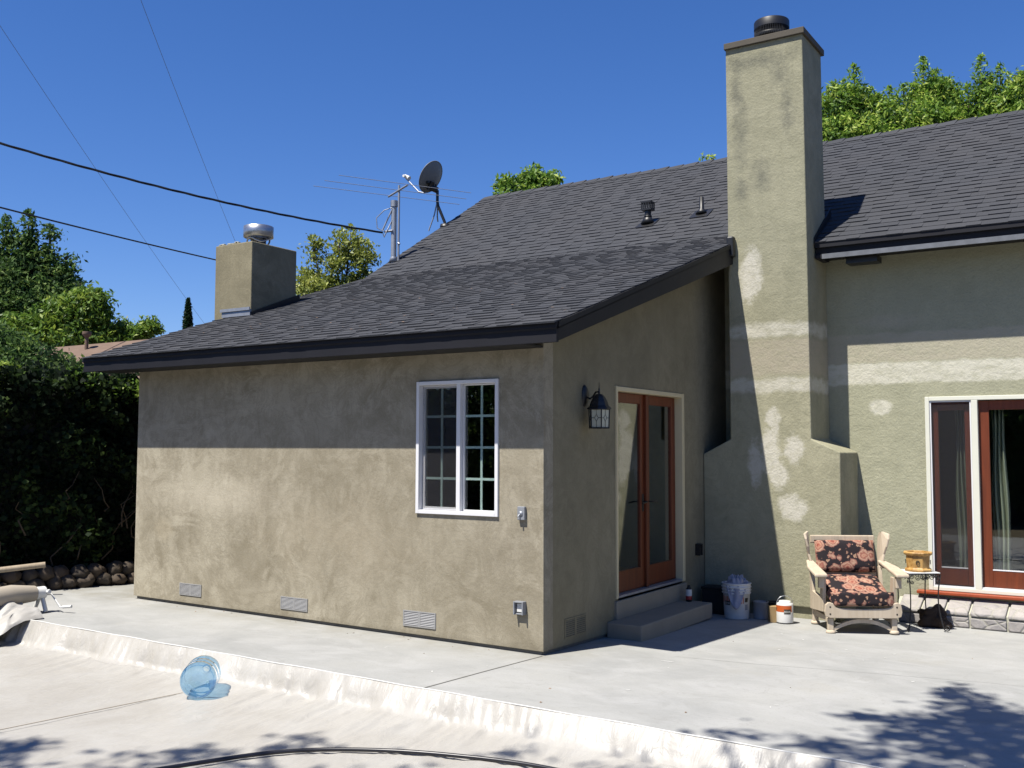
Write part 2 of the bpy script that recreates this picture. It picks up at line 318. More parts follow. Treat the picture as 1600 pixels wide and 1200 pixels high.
# ------------------------------------------------------------------ mesh builder
class B:
    def __init__(s): s.v = []; s.f = []; s.sm = []; s.t = []
    def add(s, vs, fs, smooth=False, tone=0.5):
        o = len(s.v); s.v += [tuple(v) for v in vs]; s.f += [tuple(i+o for i in f) for f in fs]
        s.sm += [smooth]*len(fs); s.t += [tone]*len(fs); return s
    def box(s, x0, x1, y0, y1, z0, z1, M4=None):
        vs = [(x, y, z) for x in (x0, x1) for y in (y0, y1) for z in (z0, z1)]
        if M4 is not None: vs = [tuple(M4 @ Vector(v)) for v in vs]
        return s.add(vs, [(0, 1, 3, 2), (4, 6, 7, 5), (0, 4, 5, 1), (2, 3, 7, 6), (0, 2, 6, 4), (1, 5, 7, 3)])
    def prism(s, pts, d):                    # planar polygon (3d points) pushed along vector d
        n = len(pts); a = [Vector(p) for p in pts]; b = [p+Vector(d) for p in a]
        return s.add(a+b, [tuple(range(n)), tuple(range(2*n-1, n-1, -1))] + [(i, n+i, n+(i+1) % n, (i+1) % n) for i in range(n)])
    def tube(s, pts, r, seg=8, closed=False, caps=True):
        P = [Vector(p) for p in pts]; n = len(P); rs = r if isinstance(r, (list, tuple)) else [r]*n
        vs = []; prev = None
        for i, p in enumerate(P):
            a = P[(i-1) % n] if (closed or i) else p; b = P[(i+1) % n] if (closed or i < n-1) else p
            t = (b-a).normalized()
            if prev is None:
                u = t.cross(Vector((0, 0, 1)))
                if u.length < 0.1: u = t.cross(Vector((1, 0, 0)))
            else: u = prev - t*prev.dot(t)
            u.normalize(); prev = u; w = t.cross(u)
            for k in range(seg):
                an = 2*math.pi*k/seg; vs.append(p + (u*math.cos(an) + w*math.sin(an))*rs[i])
        fs = []
        for i in range(n if closed else n-1):
            for k in range(seg):
                j = (i+1) % n; fs.append((i*seg+k, i*seg+(k+1) % seg, j*seg+(k+1) % seg, j*seg+k))
        s.add(vs, fs, True)
        if caps and not closed: s.add(vs[:seg], [tuple(range(seg))][::-1]); s.add(vs[-seg:], [tuple(range(seg))])
        return s
    def lathe(s, prof, seg=32, M4=None, smooth=True):
        vs = [];
        for (r_, z) in prof:
            for k in range(seg):
                a = 2*math.pi*k/seg; vs.append((r_*math.cos(a), r_*math.sin(a), z))
        if M4 is not None: vs = [tuple(M4 @ Vector(v)) for v in vs]
        fs = [(i*seg+k, i*seg+(k+1) % seg, (i+1)*seg+(k+1) % seg, (i+1)*seg+k) for i in range(len(prof)-1) for k in range(seg)]
        return s.add(vs, fs, smooth)
    def grid(s, fn, nu, nv, smooth=True):
        vs = [fn(i/nu, j/nv) for i in range(nu+1) for j in range(nv+1)]
        fs = [(i*(nv+1)+j, (i+1)*(nv+1)+j, (i+1)*(nv+1)+j+1, i*(nv+1)+j+1) for i in range(nu) for j in range(nv)]
        return s.add(vs, fs, smooth)
    def make(s, name, mat, parent=None, bevel=0, label=None, tone=False, recalc=True):
        me = bpy.data.meshes.new(name); me.from_pydata(s.v, [], s.f); me.materials.append(mat)
        me.polygons.foreach_set('use_smooth', s.sm)
        if recalc:
            import bmesh
            bm = bmesh.new(); bm.from_mesh(me); bmesh.ops.recalc_face_normals(bm, faces=bm.faces); bm.to_mesh(me); bm.free()
        if tone:
            a = me.attributes.new('tone', 'FLOAT', 'FACE'); a.data.foreach_set('value', s.t)
        me.update(); o = bpy.data.objects.new(name, me); COL.objects.link(o)
        if parent: o.parent = parent
        if bevel:
            bv = o.modifiers.new('bevel', 'BEVEL'); bv.width = bevel; bv.segments = 2; bv.limit_method = 'ANGLE'
        if label: o['label'] = label
        return o
def tag(o, label, cat, group=None):
    o['label'] = label; o['category'] = cat
    if group: o['group'] = group
    return o
def thing(name, label, cat, loc=(0, 0, 0), rz=0, group=None):
    o = bpy.data.objects.new(name, None); COL.objects.link(o); o.location = loc; o.rotation_euler = (0, 0, rz); o.empty_display_size = 0.1
    return tag(o, label, cat, group)
def struct(o): o['kind'] = 'structure'; return o
def part(name, parent):
    o = bpy.data.objects.new(name, None); COL.objects.link(o); o.parent = parent; return o

# ------------------------------------------------------------------ ground
b = B(); b.add([(-400, -400, -0.42), (400, -400, -0.42), (400, 400, -0.42), (-400, 400, -0.42)], [(0, 1, 2, 3)])
g = struct(b.make('ground', M['soil']))
EDGE = -1.62
b = B()
def pt(x, y, dz=0): return (x, y, gz(x, y)+dz)
b.prism([pt(-9, EDGE), pt(9, EDGE), pt(9, 4.6), pt(-9, 4.6)], (0, 0, -0.25))
struct(b.make('patio', M['patio'], bevel=0.008))
def strip(pts, w, name, mat, lift=0.003):
    b = B()
    for (x0, y0), (x1, y1) in zip(pts[:-1], pts[1:]):
        d = Vector((x1-x0, y1-y0, 0)).normalized(); n = Vector((-d.y, d.x, 0))*w/2
        b.add([pt(x0-n.x, y0-n.y, lift), pt(x1-n.x, y1-n.y, lift), pt(x1+n.x, y1+n.y, lift), pt(x0+n.x, y0+n.y, lift)], [(0, 1, 2, 3)])
    return struct(b.make(name, mat))
M['joint'] = plain('joint_dirt', (0.17, 0.165, 0.15), 0.95, var=0.3, scale=20)
M['crack'] = plain('hairline_joint', (0.36, 0.36, 0.34), 0.95, var=0.25, scale=20)
strip([(0.0, -0.02), (-0.03, -0.8), (-0.05, -1.61)], 0.012, 'joint', M['joint'])
strip([(0.9, 0.70), (1.6, 0.82), (2.1, 0.96), (3.3, 1.25), (6, 1.6)], 0.006, 'joint', M['crack'])
# dried paint flecks on the concrete
b = B(); r2 = random.Random(3)
for i in range(46):
    x, y = r2.uniform(-1.5, 5), r2.uniform(-1.4, 3.0)
    if x < 0.5 and y > -0.2: continue
    a = r2.uniform(0, 3); L = r2.uniform(0.006, 0.03); w = r2.uniform(0.004, 0.012)
    if i in (0, 1, 2): x, y, L, w = [(1.15, -0.35), (3.05, 0.75), (0.95, 0.45)][i] + (0.07, 0.012)
    ds = [(math.cos(t)*L*r2.uniform(.7, 1), math.sin(t)*w*r2.uniform(.7, 1)) for t in [k*math.pi/3 for k in range(6)]]
    b.add([pt(x+p*math.cos(a)-q*math.sin(a), y+p*math.sin(a)+q*math.cos(a), 0.0025) for p, q in ds], [tuple(range(6))])
fl = b.make('paint_flecks', M['rope']); fl['kind'] = 'stuff'; tag(fl, 'dried white paint flecks scattered over the concrete patio', 'paint flecks')

b = B()
for i in range(40):
    x, y = (r2.uniform(-5, 5), r2.uniform(-1.5, 2.6)) if i % 2 else (r2.uniform(-5.2, 0), -r2.uniform(0.02, 0.25))
    if x < 0.5 and y > -0.02: continue
    a = r2.uniform(0, 6); L = r2.uniform(0.006, 0.016)
    b.add([pt(x+L*math.cos(a), y+L*math.sin(a), .003), pt(x+L*.4*math.cos(a+1.8), y+L*.4*math.sin(a+1.8), .008), pt(x-L*math.cos(a), y-L*math.sin(a), .003), pt(x-L*.4*math.cos(a+1.8), y-L*.4*math.sin(a+1.8), .004)], [(0, 1, 2, 3)])
pl = b.make('patio_litter', M['leaf_dry'], recalc=False); pl['kind'] = 'stuff'; tag(pl, 'tiny dry leaf bits scattered on the concrete patio', 'leaf litter')
# pool cover: draped over the edge and lying lower down
TZ = -0.15
from mathutils import noise as mn
def ridge(p): return 1-abs(2*mn.noise(p))*1.6
def cover(u, v):
    x = -11 + 20*u
    L = v*7.0
    top = gz(x, EDGE) + 0.006
    drop = top - TZ
    wr = mn.noise(Vector((x*1.1, L*1.0, 0.3)))*0.5 + mn.noise(Vector((x*3.3+L*2, L*1.4, 4.3)))*0.3
    pleat = ridge(Vector((x*4.5 + L*1.3, L*0.9, 2.0)))*0.55 + ridge(Vector((x*11 - L*2.0, L*1.3, 6.0)))*0.45 + 0.35*max(0, ridge(Vector((x*6-L*5, L*4+x, 9.0))))**3
    drape = max(0, ridge(Vector((x*1.7, 0.3, 1.0))))
    k = min(1, L/0.08)
    if L < drop:
        t = L/drop; y = EDGE - 0.012 - 0.085*t - 0.10*drape*t*t; z = top - drop*(t*0.75+0.25*t*t)
        y -= 0.022*pleat*k; return (x, y, z)
    q = L - drop; y = EDGE - 0.097 - 0.10*drape - q
    z = TZ + 0.012*math.exp(-q*3.5)*(1+1.5*drape) + (0.013*math.exp(-q*1.4)+0.004)*pleat + 0.010*wr - 0.006
    y -= 0.022*pleat*math.exp(-q*6)
    return (x, y, z)
b = B(); b.grid(cover, 1100, 170)
tarp = b.make('pool_cover', M['cover'], recalc=False)
tag(tarp, 'large cream canvas cover draped over the patio edge and spread below it', 'cover')
b = B(); b.tube([(x, EDGE-0.010+0.003*math.sin(x*5), gz(x, EDGE)+0.008+0.0015*math.sin(x*9)) for x in np.arange(-9, 9, 0.05)], 0.0055, 6)
b.make('hem', M['rope'], tarp)
b = B(); b.tube([(-1.97-0.02*i, -2.17-0.15*i, TZ+0.012) for i in range(22)], 0.0035, 5)
b.make('seam', M['beige'], tarp)

# ------------------------------------------------------------------ house
H = thing('house', 'stucco single-storey house with dark shingled roof, front wing and tall chimney', 'house')
XL = -5.50; YW = 4.35; OH = 0.45; SL = 0.335; Z0 = 2.80; MS = 0.60; YE = 3.88; ZE = 4.12; YR = 7.70
def zw(y): return Z0 + SL*(y+OH)           # wing roof surface
def zm(y): return ZE + MS*(y-YE)           # main roof surface
YB = (Z0+SL*OH - ZE + MS*YE)/(MS-SL); RX = -5.92; RX2 = 0.39
# wing front wall with window opening
wx0, wx1, wz0, wz1 = -1.385, -0.462, 1.163, 2.392
T = 0.16
def zb(x, y): return gz(x, y) + 0.035
b = B(); top = zw(0) - 0.10
b.prism([(XL, 0, zb(XL, 0)), (wx0, 0, zb(wx0, 0)), (wx0, 0, top), (XL, 0, top)], (0, T, 0))
b.prism([(wx1, 0, zb(wx1, 0)), (0, 0, zb(0, 0)), (0, 0, top), (wx1, 0, top)], (0, T, 0))
b.prism([(wx0, 0, zb(wx0, 0)), (wx1, 0, zb(wx1, 0)), (wx1, 0, wz0), (wx0, 0, wz0)], (0, T, 0))
b.box(wx0, wx1, 0, T, wz1, top)
b.make('wall', M['wing'], H)
# side wall (x=0) with door opening
dy0, dy1, dz0, dz1 = 1.36, 3.015, 0.315, 2.385
b = B()
def sw(pts): b.prism([(0, y, z) for y, z in pts], (-T, 0, 0))
rt = lambda y: zw(y) - 0.10
sw([(T, zb(0, T)), (dy0, zb(0, dy0)), (dy0, rt(dy0)), (T, rt(T))])
sw([(dy0, dz1), (dy1, dz1), (dy1, rt(dy1)), (dy0, rt(dy0))])
sw([(dy0, zb(0, dy0)), (dy1, zb(0, dy1)), (dy1, dz0), (dy0, dz0)])
sw([(dy1, zb(0, dy1)), (YW+T, zb(0, YW)), (YW+T, rt(YW)), (dy1, rt(dy1))])
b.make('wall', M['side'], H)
# left walls, back wall, right wall
b = B(); b.prism([(XL, T, zb(XL, 0)), (XL, 11, -0.1), (XL, 11, 4.0), (XL, YR, zm(YR)-0.15), (XL, YB, zm(YB)-0.15), (XL, T, zw(T)-0.1)], (T, 0, 0))
b.make('wall', M['wing'], H)
b = B(); b.box(XL+T, 9, 11, 11+T, -0.1, 4.4); b.box(9, 9+T, YW, 11+T, -0.1, 4.1); b.make('wall', M['main'], H)
# foundation edge
b = B(); b.prism([(XL+0.03, 0.025, gz(XL, 0)-0.05), (-0.03, 0.025, -0.05), (-0.03, 0.025, zb(0, 0)), (XL+0.03, 0.025, zb(XL, 0))], (0, 0.1, 0))
b.prism([(-0.025, 0.03, -0.05), (-0.025, YW, -0.15), (-0.025, YW, zb(0, YW)), (-0.025, 0.03, zb(0, 0))], (-0.1, 0, 0))
b.make('foundation', M['joint'], H)
# main wall right of the chimney, with slider opening
sx0, sx1, sz0, sz1 = 2.306, 4.72, 0.245, 2.352
b = B(); mt = 4.05
b.box(0.0, sx0, YW, YW+T, -0.05, mt); b.box(sx1, 9, YW, YW+T, -0.05, mt)
b.box(sx0, sx1, YW, YW+T, -0.05, sz0); b.box(sx0, sx1, YW, YW+T, sz1, mt)
b.make('wall', M['main'], H)
# interior
b = B(); b.box(XL+T, -T-.001, T, YW+T, 0.10, 0.24); b.box(XL+T, 8.9, YW+T+.001, 10.9, 0.10, 0.24)
b.make('floor', M['floorin'], H)
b = B(); b.box(XL+T, -T, YW+0.02, YW+0.1, 0.24, 4.1); b.box(-T+0.02, 8.9, 9.0, 9.1, 0.24, 4.0); b.box(5.4, 5.5, YW+T, 9, 0.24, 3.6); b.box(-T, 8.9, YW+T+.02, 9, 2.75, 2.8); b.box(XL+T, -T, T, YW, 2.62, 2.66)
b.make('interior_wall', M['interior'], H)

# roof: deck slabs and shingle courses
def shingles(b, xr, y0, y1, zf, seed):
    rg = random.Random(seed); m_ = (zf(y1)-zf(y0))/(y1-y0); ln = math.hypot(1, m_); ey, ez = 1/ln, m_/ln; ny, nz_ = -ez, ey
    tot = (y1-y0)*ln; ex = 0.142; k = 0; s0 = -0.02
    while s0 < tot:
        s1 = min(s0+ex+0.03, tot)
        for (xa, xb) in xr(y0 + (s0+ex*0.5)*ey):
            x = xa + rg.uniform(-0.012, 0.006); xe = xb + rg.uniform(-0.006, 0.012); up = rg.random() < .5
            while x < xe-0.002:
                w = rg.uniform(0.10, 0.34) if up else rg.uniform(0.12, 0.30)
                x2 = min(x+w, xe); 
                if xe-x2 < 0.05: x2 = xe
                h = (0.0155 if up else 0.0085) + rg.uniform(-0.001, 0.0015)
                so_ = s0 + rg.uniform(-0.002, 0.002); h2 = 0.002
                tone = min(1, max(0, rg.gauss(0.50 if up else 0.44, 0.10)))
                def q(x_, s_, h_): return (x_, y0+s_*ey+h_*ny, zf(y0)+s_*ez+h_*nz_)
                vs = [q(x, so_, 0), q(x2, so_, 0), q(x2, so_, h), q(x, so_, h), q(x, s1, h2), q(x2, s1, h2)]
                b.add(vs, [(0, 1, 2, 3), (3, 2, 5, 4), (0, 3, 4), (1, 5, 2)], False, tone)
                x = x2; up = not up
        s0 += ex; k += 1
b = B()
CHX0, CHX1 = -6.12, -5.42; CHY0, CHY1 = 1.61, 2.42
def xr_w(y):
    hi = RX2 if y < 3.58 else 0.325
    return [(RX+0.02, hi)] if not (CHY0-0.03 < y < CHY1) else [(CHX1+0.01, hi)]
shingles(b, xr_w, -OH-0.02, YB, zw, 1)
def xr_m(y):
    if y < YB: return [(1.262, 9.3)]
    if y < 4.4: return [(RX+0.02, 0.325), (1.262, 9.3)]
    return [(RX+0.02, 9.3)]
shingles(b, xr_m, YE-0.02, YR, zm, 2)
roof = b.make('roof', M['shingle'], H, tone=True)
b = B()
b.prism([(RX, -OH, zw(-OH)-0.002), (RX2, -OH, zw(-OH)-0.002), (RX2, 3.58, zw(3.58)-0.002), (0.33, 3.58, zw(3.58)-0.002), (0.33, YB, zw(YB)-0.002), (RX, YB, zw(YB)-0.002)], (0, 0, -0.06))
b.prism([(1.26, YE, zm(YE)-0.002), (9.3, YE, zm(YE)-0.002), (9.3, 4.355, zm(4.355)-0.002), (1.26, 4.355, zm(4.355)-0.002)], (0, 0, -0.06))
b.prism([(RX, 4.36, zm(4.36)-0.004), (9.3, 4.36, zm(4.36)-0.004), (9.3, YR, zm(YR)-0.004), (RX, YR, zm(YR)-0.004)], (0, 0, -0.06))
b.prism([(RX, YR+.001, zm(YR)-0.004), (9.3, YR+.001, zm(YR)-0.004), (9.3, 11.5, zm(YR)-0.6*3.8), (RX, 11.5, zm(YR)-0.6*3.8)], (0, 0, -0.06))
b.make('roof_deck', M['deck'], roof)
# ridge caps
b = B(); x = RX; rg = random.Random(5)
while x < 9.2:
    w = 0.30; z = zm(YR); t = rg.uniform(.3, .9)
    vs = [(x, YR-0.15, z-0.075), (x+w, YR-0.15, z-0.075+0.005), (x, YR, z+0.012), (x+w+0.03, YR, z+0.028+rg.uniform(0, .008)), (x, YR+0.15, z-0.075), (x+w, YR+0.15, z-0.075)]
    b.add(vs, [(0, 1, 3, 2), (2, 3, 5, 4), (1, 5, 3)], False, t)
    b.add([(x+w, YR-0.155, z-0.10), (x+w+.02, YR, z+0.02), (x+w, YR, z-.01)], [(0, 1, 2)], False, 0)
    x += 0.26
b.make('ridge_cap', M['shingle'], roof, tone=True)
# plumbing vents
def roof_vent(x, y, kind):
    z = zm(y)
    b = B()
    if kind == 0:
        b.lathe([(0.001, 0.0), (0.10, 0.01), (0.065, 0.075), (0.055, 0.09)], 20, Matrix.Translation((x, y, z)))
        b.lathe([(0.045, 0.02), (0.045, 0.20)], 20, Matrix.Translation((x, y, z)))
        b.lathe([(0.048, 0.10), (0.055, 0.104), (0.055, 0.116), (0.045, 0.118)], 20, Matrix.Translation((x, y, z)))
        b.box(x-0.075, x+0.075, y-0.065, y+0.065, z+0.19, z+0.215); b.box(x-0.075, x+0.075, y-0.065, y+0.065, z+0.295, z+0.315)
        for i in range(5):
            for yy in (-0.065, 0.06): b.box(x-0.075+i*0.0345, x-0.075+i*0.0345+0.012, y+yy, y+yy+.005, z+0.21, z+0.30)
            b.box(x-0.075, x-0.07, y-0.065+i*0.03, y-0.055+i*0.03, z+0.21, z+0.30); b.box(x+0.07, x+0.075, y-0.065+i*0.03, y-0.055+i*0.03, z+0.21, z+0.30)
        b.box(x-0.075, x+0.075, y-0.066, y-0.06, z+0.25, z+0.258)
    else:
        b.lathe([(0.001, 0.0), (0.085, 0.01), (0.05, 0.06), (0.034, 0.08), (0.03, 0.24), (0.02, 0.24), (0.02, 0.1)], 20, Matrix.Translation((x, y, z)))
    b.box(x-0.13, x+0.13, y-0.16, y+0.12, -0.004, 0.004, Matrix.Translation((0, 0, z+0.018)) @ Matrix.Translation((x, y, 0)) @ Matrix.Rotation(math.atan(MS), 4, 'X') @ Matrix.Translation((-x, -y, 0)))
    return b
roof_vent(-1.42, 5.17, 0).make('roof_vent', M['black'], roof, label='square-headed black roof vent')
roof_vent(-0.67, 5.28, 1).make('roof_vent', M['black'], roof, label='plain narrow black vent pipe')
# fascia, rakes
b = B(); b.prism([(RX, -OH+0.005, Z0-0.165), (RX2, -OH+0.005, Z0-0.165), (RX2, -OH+0.005, Z0-0.022), (RX, -OH+0.005, Z0-0.022)], (0, 0.035, 0))
b.box(RX-0.005, RX2+0.005, -OH-0.012, -OH+0.01, Z0-0.05, Z0-0.012)
b.make('fascia', M['fascia'], H, bevel=0.002)
def rake(x, y0, y1, zf, h0, h1, name, mat):
    b = B()
    b.prism([(x, y0, zf(y0)-h0), (x, y1, zf(y1)-h1), (x, y1, zf(y1)-0.018), (x, y0, zf(y0)-0.018)], (-0.035 if x > 0 else 0.035, 0, 0))
    s_ = 0.012 if x > 0 else -0.012
    b.prism([(x+s_, y0-0.012, zf(y0)-0.055), (x+s_, y1, zf(y1)-0.055), (x+s_, y1, zf(y1)-0.008), (x+s_, y0-0.012, zf(y0)-0.008)], (-s_, 0, 0))
    return b.make(name, mat, H)
rake(RX2, -OH+0.04, 3.62, zw, 0.165, 0.25, 'rake_board', M['rake'])
rake(RX, -OH+0.04, YB, zw, 0.165, 0.2, 'rake_board', M['rake'])
rake(RX, YB, YR, zm, 0.2, 0.2, 'rake_board', M['rake'])
b = B(); b.box(0.345, 0.43, 3.50, 3.597, 3.98, 4.22); b.make('flashing', M['black'], H, bevel=0.02)
b = B(); b.box(1.262, 9.3, YE+0.01, YE+0.05, 3.965, 4.10); b.box(1.262, 9.3, YE-0.03, YE+0.01, 4.045, 4.105); b.box(1.262, 1.335, YE-0.02, YE+0.30, 3.925, 3.965); b.make('fascia', M['fascia'], H, bevel=0.002)
b = B(); b.box(1.337, 9.3, YE-0.015, YE+0.008, 3.918, 3.972); b.make('gutter_strip', M['strip'], H)
b = B(); b.box(1.57, 1.91, 3.99, 4.20, 3.86, 3.93); b.make('rafter_tail', M['black'], H)
b = B(); b.box(1.27, 9.25, YE+0.055, YW-0.005, 3.975, 3.99); b.make('soffit', M['rake'], H)
b = B(); b.box(RX+0.04, -0.002, -OH+0.045, -0.005, Z0-0.155, Z0-0.14); b.make('soffit', M['rake'], H)

# tall chimney
CH = part('chimney', H); CY = 3.60
b = B()
def cz(x): return gz(x, CY)
prof = [(0.004, 0.055), (1.562, 0.045), (1.572, 1.737), (1.262, 1.885), (1.250, 3.9), (1.232, 6.47), (0.326, 6.47), (0.336, 1.885), (0.004, 1.715)]
b.prism([(x, CY, z) for x, z in prof], (0, YW-CY-0.002, 0))
b.make('stack', M['chim'], CH, bevel=0.012)
b = B(); b.prism([(0.004, CY+0.045, -0.2), (1.53, CY+0.045, -0.2), (1.53, CY+0.045, 0.053), (0.004, CY+0.045, 0.053)], (0, YW-CY-0.05, 0)); b.make('footing', M['chim'], CH)
b = B(); b.box(1.236+.001-0.92, 1.262, CY-0.035, YW+0.035, 6.452, 6.525); b.make('chimney_cap', M['cap'], CH, bevel=0.006)
b = B(); Mx = Matrix.Translation((0.76, 3.98, 6.60)); b.lathe([(0.15, -0.1), (0.14, 0.06)], 24, Mx)
b.lathe([(0.14, 0), (0.14, 0.06)], 32, Mx); b.lathe([(0.0, 0.235), (0.20, 0.235), (0.205, 0.225), (0.205, 0.14)], 40, Mx); b.lathe([(0.2, 0.06), (0.2, 0.03), (0.13, 0.02), (0.12, 0.07), (0.2, 0.075), (0.2, 0.06)], 40, Mx)
for k in range(60):
    a = k*math.pi/30; b.tube([(0.76+0.2*math.cos(a), 3.98+0.2*math.sin(a), 6.63), (0.76+0.2*math.cos(a+.1), 3.98+0.2*math.sin(a+.1), 6.79)], 0.003, 4)
    b.tube([(0.76+0.2*math.cos(a), 3.98+0.2*math.sin(a), 6.63), (0.76+0.2*math.cos(a-.1), 3.98+0.2*math.sin(a-.1), 6.79)], 0.003, 4)
b.lathe([(0.11, 0.06), (0.11, 0.19)], 24, Mx)
b.make('flue_cap', M['black'], CH)
b = B(); b.prism([(1.252, 3.86, zm(3.86)+0.0), (1.252, YW+.2, zm(YW+.2)), (1.252, YW+.2, zm(YW+.2)+0.13), (1.252, 3.86, zm(3.86)+0.06)], (0.012, 0, 0)); b.make('flashing', M['black'], CH)

# small chimney
SC = part('chimney', H); SC['label'] = 'short square tan stucco chimney at the far rake'
ztop = 4.475
b = B(); b.prism([(CHX0, CHY0, 3.0), (CHX1, CHY0, 3.0), (CHX1, CHY0, ztop), (CHX0, CHY0, ztop)], (0, CHY1-CHY0, 0)); b.make('stack', M['side'], SC, bevel=0.012)
b = B(); cxm, cym = (CHX0+CHX1)/2+0.03, (CHY0+CHY1)/2
Mx = Matrix.Translation((cxm, cym, ztop))
b.lathe([(0.0, 0.0), (0.17, 0.0), (0.13, 0.05), (0.105, 0.05), (0.105, 0.19)], 28, Mx)
b.lathe([(0.0, 0.30), (0.19, 0.30), (0.2, 0.295), (0.2, 0.15), (0.19, 0.145), (0.11, 0.13)], 36, Mx)
b.tube([(cxm+0.15*math.cos(t), cym+0.15*math.sin(t), ztop+0.10+0.03*math.sin(3*t)) for t in np.arange(0, 6.28, 0.3)], 0.012, 6, closed=True)
b.make('flue_cap', M['galv'], SC)
b = B(); b.box(CHX0+0.18, CHX1+0.015, CHY0-0.03, CHY0-0.003, zw(CHY0)+0.0, zw(CHY0)+0.085); b.box(CHX0+0.16, CHX1+0.02, CHY0-0.045, CHY0-0.031, zw(CHY0)+0.07, zw(CHY0)+0.11)
b.make('flashing', M['galvd'], SC)
b = B(); b.prism([(CHX1+0.003, CHY0-0.02, zw(CHY0-.02)), (CHX1+0.003, CHY1+0.05, zw(CHY1+.05)), (CHX1+0.003, CHY1+0.05, zw(CHY1+.05)+0.1), (CHX1+0.003, CHY0-0.02, zw(CHY0-.02)+0.05)], (0.02, 0, 0)); b.make('flashing', M['black'], SC)
for i in range(9):
    x, y = random.uniform(CHX0+.05, CHX1-.05), random.choice((CHY0+.03, CHY1-.04)); b = B(); b.box(x-.03, x+.03, y-.02, y+.02, ztop, ztop+random.uniform(.01, .03)); b.make('mortar_lump', M['mortar'], SC, bevel=0.004)

# wing window
WN = part('window', H)
def frame(b, x0, x1, z0, z1, y0, y1, w, wb=None):
    wb = wb or w
    b.box(x0, x0+w, y0, y1, z0, z1); b.box(x1-w, x1, y0, y1, z0, z1)
    b.box(x0+w, x1-w, y0, y1, z1-w, z1); b.box(x0+w, x1-w, y0, y1, z0, z0+wb)
b = B(); frame(b, wx0, wx1, wz0, wz1, -0.022, 0.09, 0.034); xm = (wx0+wx1)/2+0.02
b.box(xm-0.022, xm+0.022, -0.012, 0.075, wz0+0.034, wz1-0.034); b.make('window_frame', M['white'], WN, bevel=0.003)
b = B(); frame(b, wx0+0.036, xm-0.024, wz0+0.036, wz1-0.036, 0.035, 0.06, 0.028); frame(b, xm+0.024, wx1-0.036, wz0+0.036, wz1-0.036, 0.03, 0.06, 0.012); b.make('sash', M['white'], WN, bevel=0.002)
b = B()
for (xa, xb) in ((wx0+0.064, xm-0.052), (xm+0.036, wx1-0.048)):
    mid = (xa+xb)/2; b.box(mid-0.011, mid+0.011, 0.054, 0.062, wz0+0.05, wz1-0.05)
    for k in (1, 2, 3):
        z = wz0+0.04+(wz1-wz0-0.08)*k/4; b.box(xa, mid-0.0112, 0.054, 0.062, z-0.011, z+0.011); b.box(mid+0.0112, xb, 0.054, 0.062, z-0.011, z+0.011)
b.make('muntin', M['grid'], WN)
b = B(); b.box(xm+0.03, wx1-0.045, 0.048, 0.052, wz0+0.045, wz1-0.045); b.make('pane', M['glass'], WN)
b = B(); b.box(wx0+0.062, xm-0.05, 0.0485, 0.0525, wz0+0.062, wz1-0.062); b.make('pane', M['glass'], WN)
b = B(); b.box(wx0+0.05, xm-0.03, 0.020, 0.021, wz0+0.05, wz1-0.05); b.make('insect_screen', M['screen'], WN)
# wing french door
FD = part('french_door', H)
b = B(); jw = 0.045
b.box(-0.14, 0.012, dy0, dy0+jw, dz0, dz1); b.box(-0.14, 0.012, dy1-jw, dy1, dz0, dz1); b.box(-0.14, 0.012, dy0+jw, dy1-jw, dz1-jw, dz1)
b.box(-0.06, 0.018, dy0-0.004, dy0+0.02, dz0, dz1+.003); b.box(-0.06, 0.018, dy1-0.018, dy1+0.006, dz0, dz1+.003)
b.make('door_frame', M['cream'], FD, bevel=0.004)
b = B(); b.box(-0.14, 0.0, dy0+jw, dy1-jw, dz0-0.02, dz0+0.022); b.make('threshold', M['galvd'], FD)
ym = (dy0+dy1)/2
for (a, c_) in ((dy0+jw+0.003, ym-0.002), (ym+0.002, dy1-jw-0.003)):
    b = B(); x0, x1 = -0.115, -0.075; z0, z1 = dz0+0.026, dz1-jw-0.004; st = 0.105
    b.box(x0, x1, a, a+st, z0, z1); b.box(x0, x1, c_-st, c_, z0, z1); b.box(x0, x1, a+st, c_-st, z1-0.10, z1); b.box(x0, x1, a+st, c_-st, z0, z0+0.21)
    b.make('door_leaf', M['redwood'], FD, bevel=0.004)
    b = B(); b.box(-0.097, -0.093, a+st, c_-st, z0+0.21, z1-0.10); b.make('pane', M['glass'], FD)
b = B(); b.box(-0.076, -0.045, ym-0.026, ym+0.026, dz0+0.024, dz1-jw-0.005); b.make('astragal', M['redwood'], FD, bevel=0.004)
b = B(); b.box(-0.076, -0.068, ym-0.075, ym-0.04, 1.12, 1.30); b.tube([(-0.07, ym-0.058, 1.22), (-0.02, ym-0.058, 1.22), (-0.015, ym-0.075, 1.22), (-0.015, ym-0.19, 1.21)], 0.009, 8)
b.tube([(-0.07, ym+0.058, 1.22), (-0.02, ym+0.058, 1.22), (-0.015, ym+0.075, 1.22), (-0.015, ym+0.17, 1.215)], 0.009, 8); b.box(-0.076, -0.068, ym+0.04, ym+0.075, 1.12, 1.30)
b.make('door_handle', M['black'], FD, bevel=0.002)
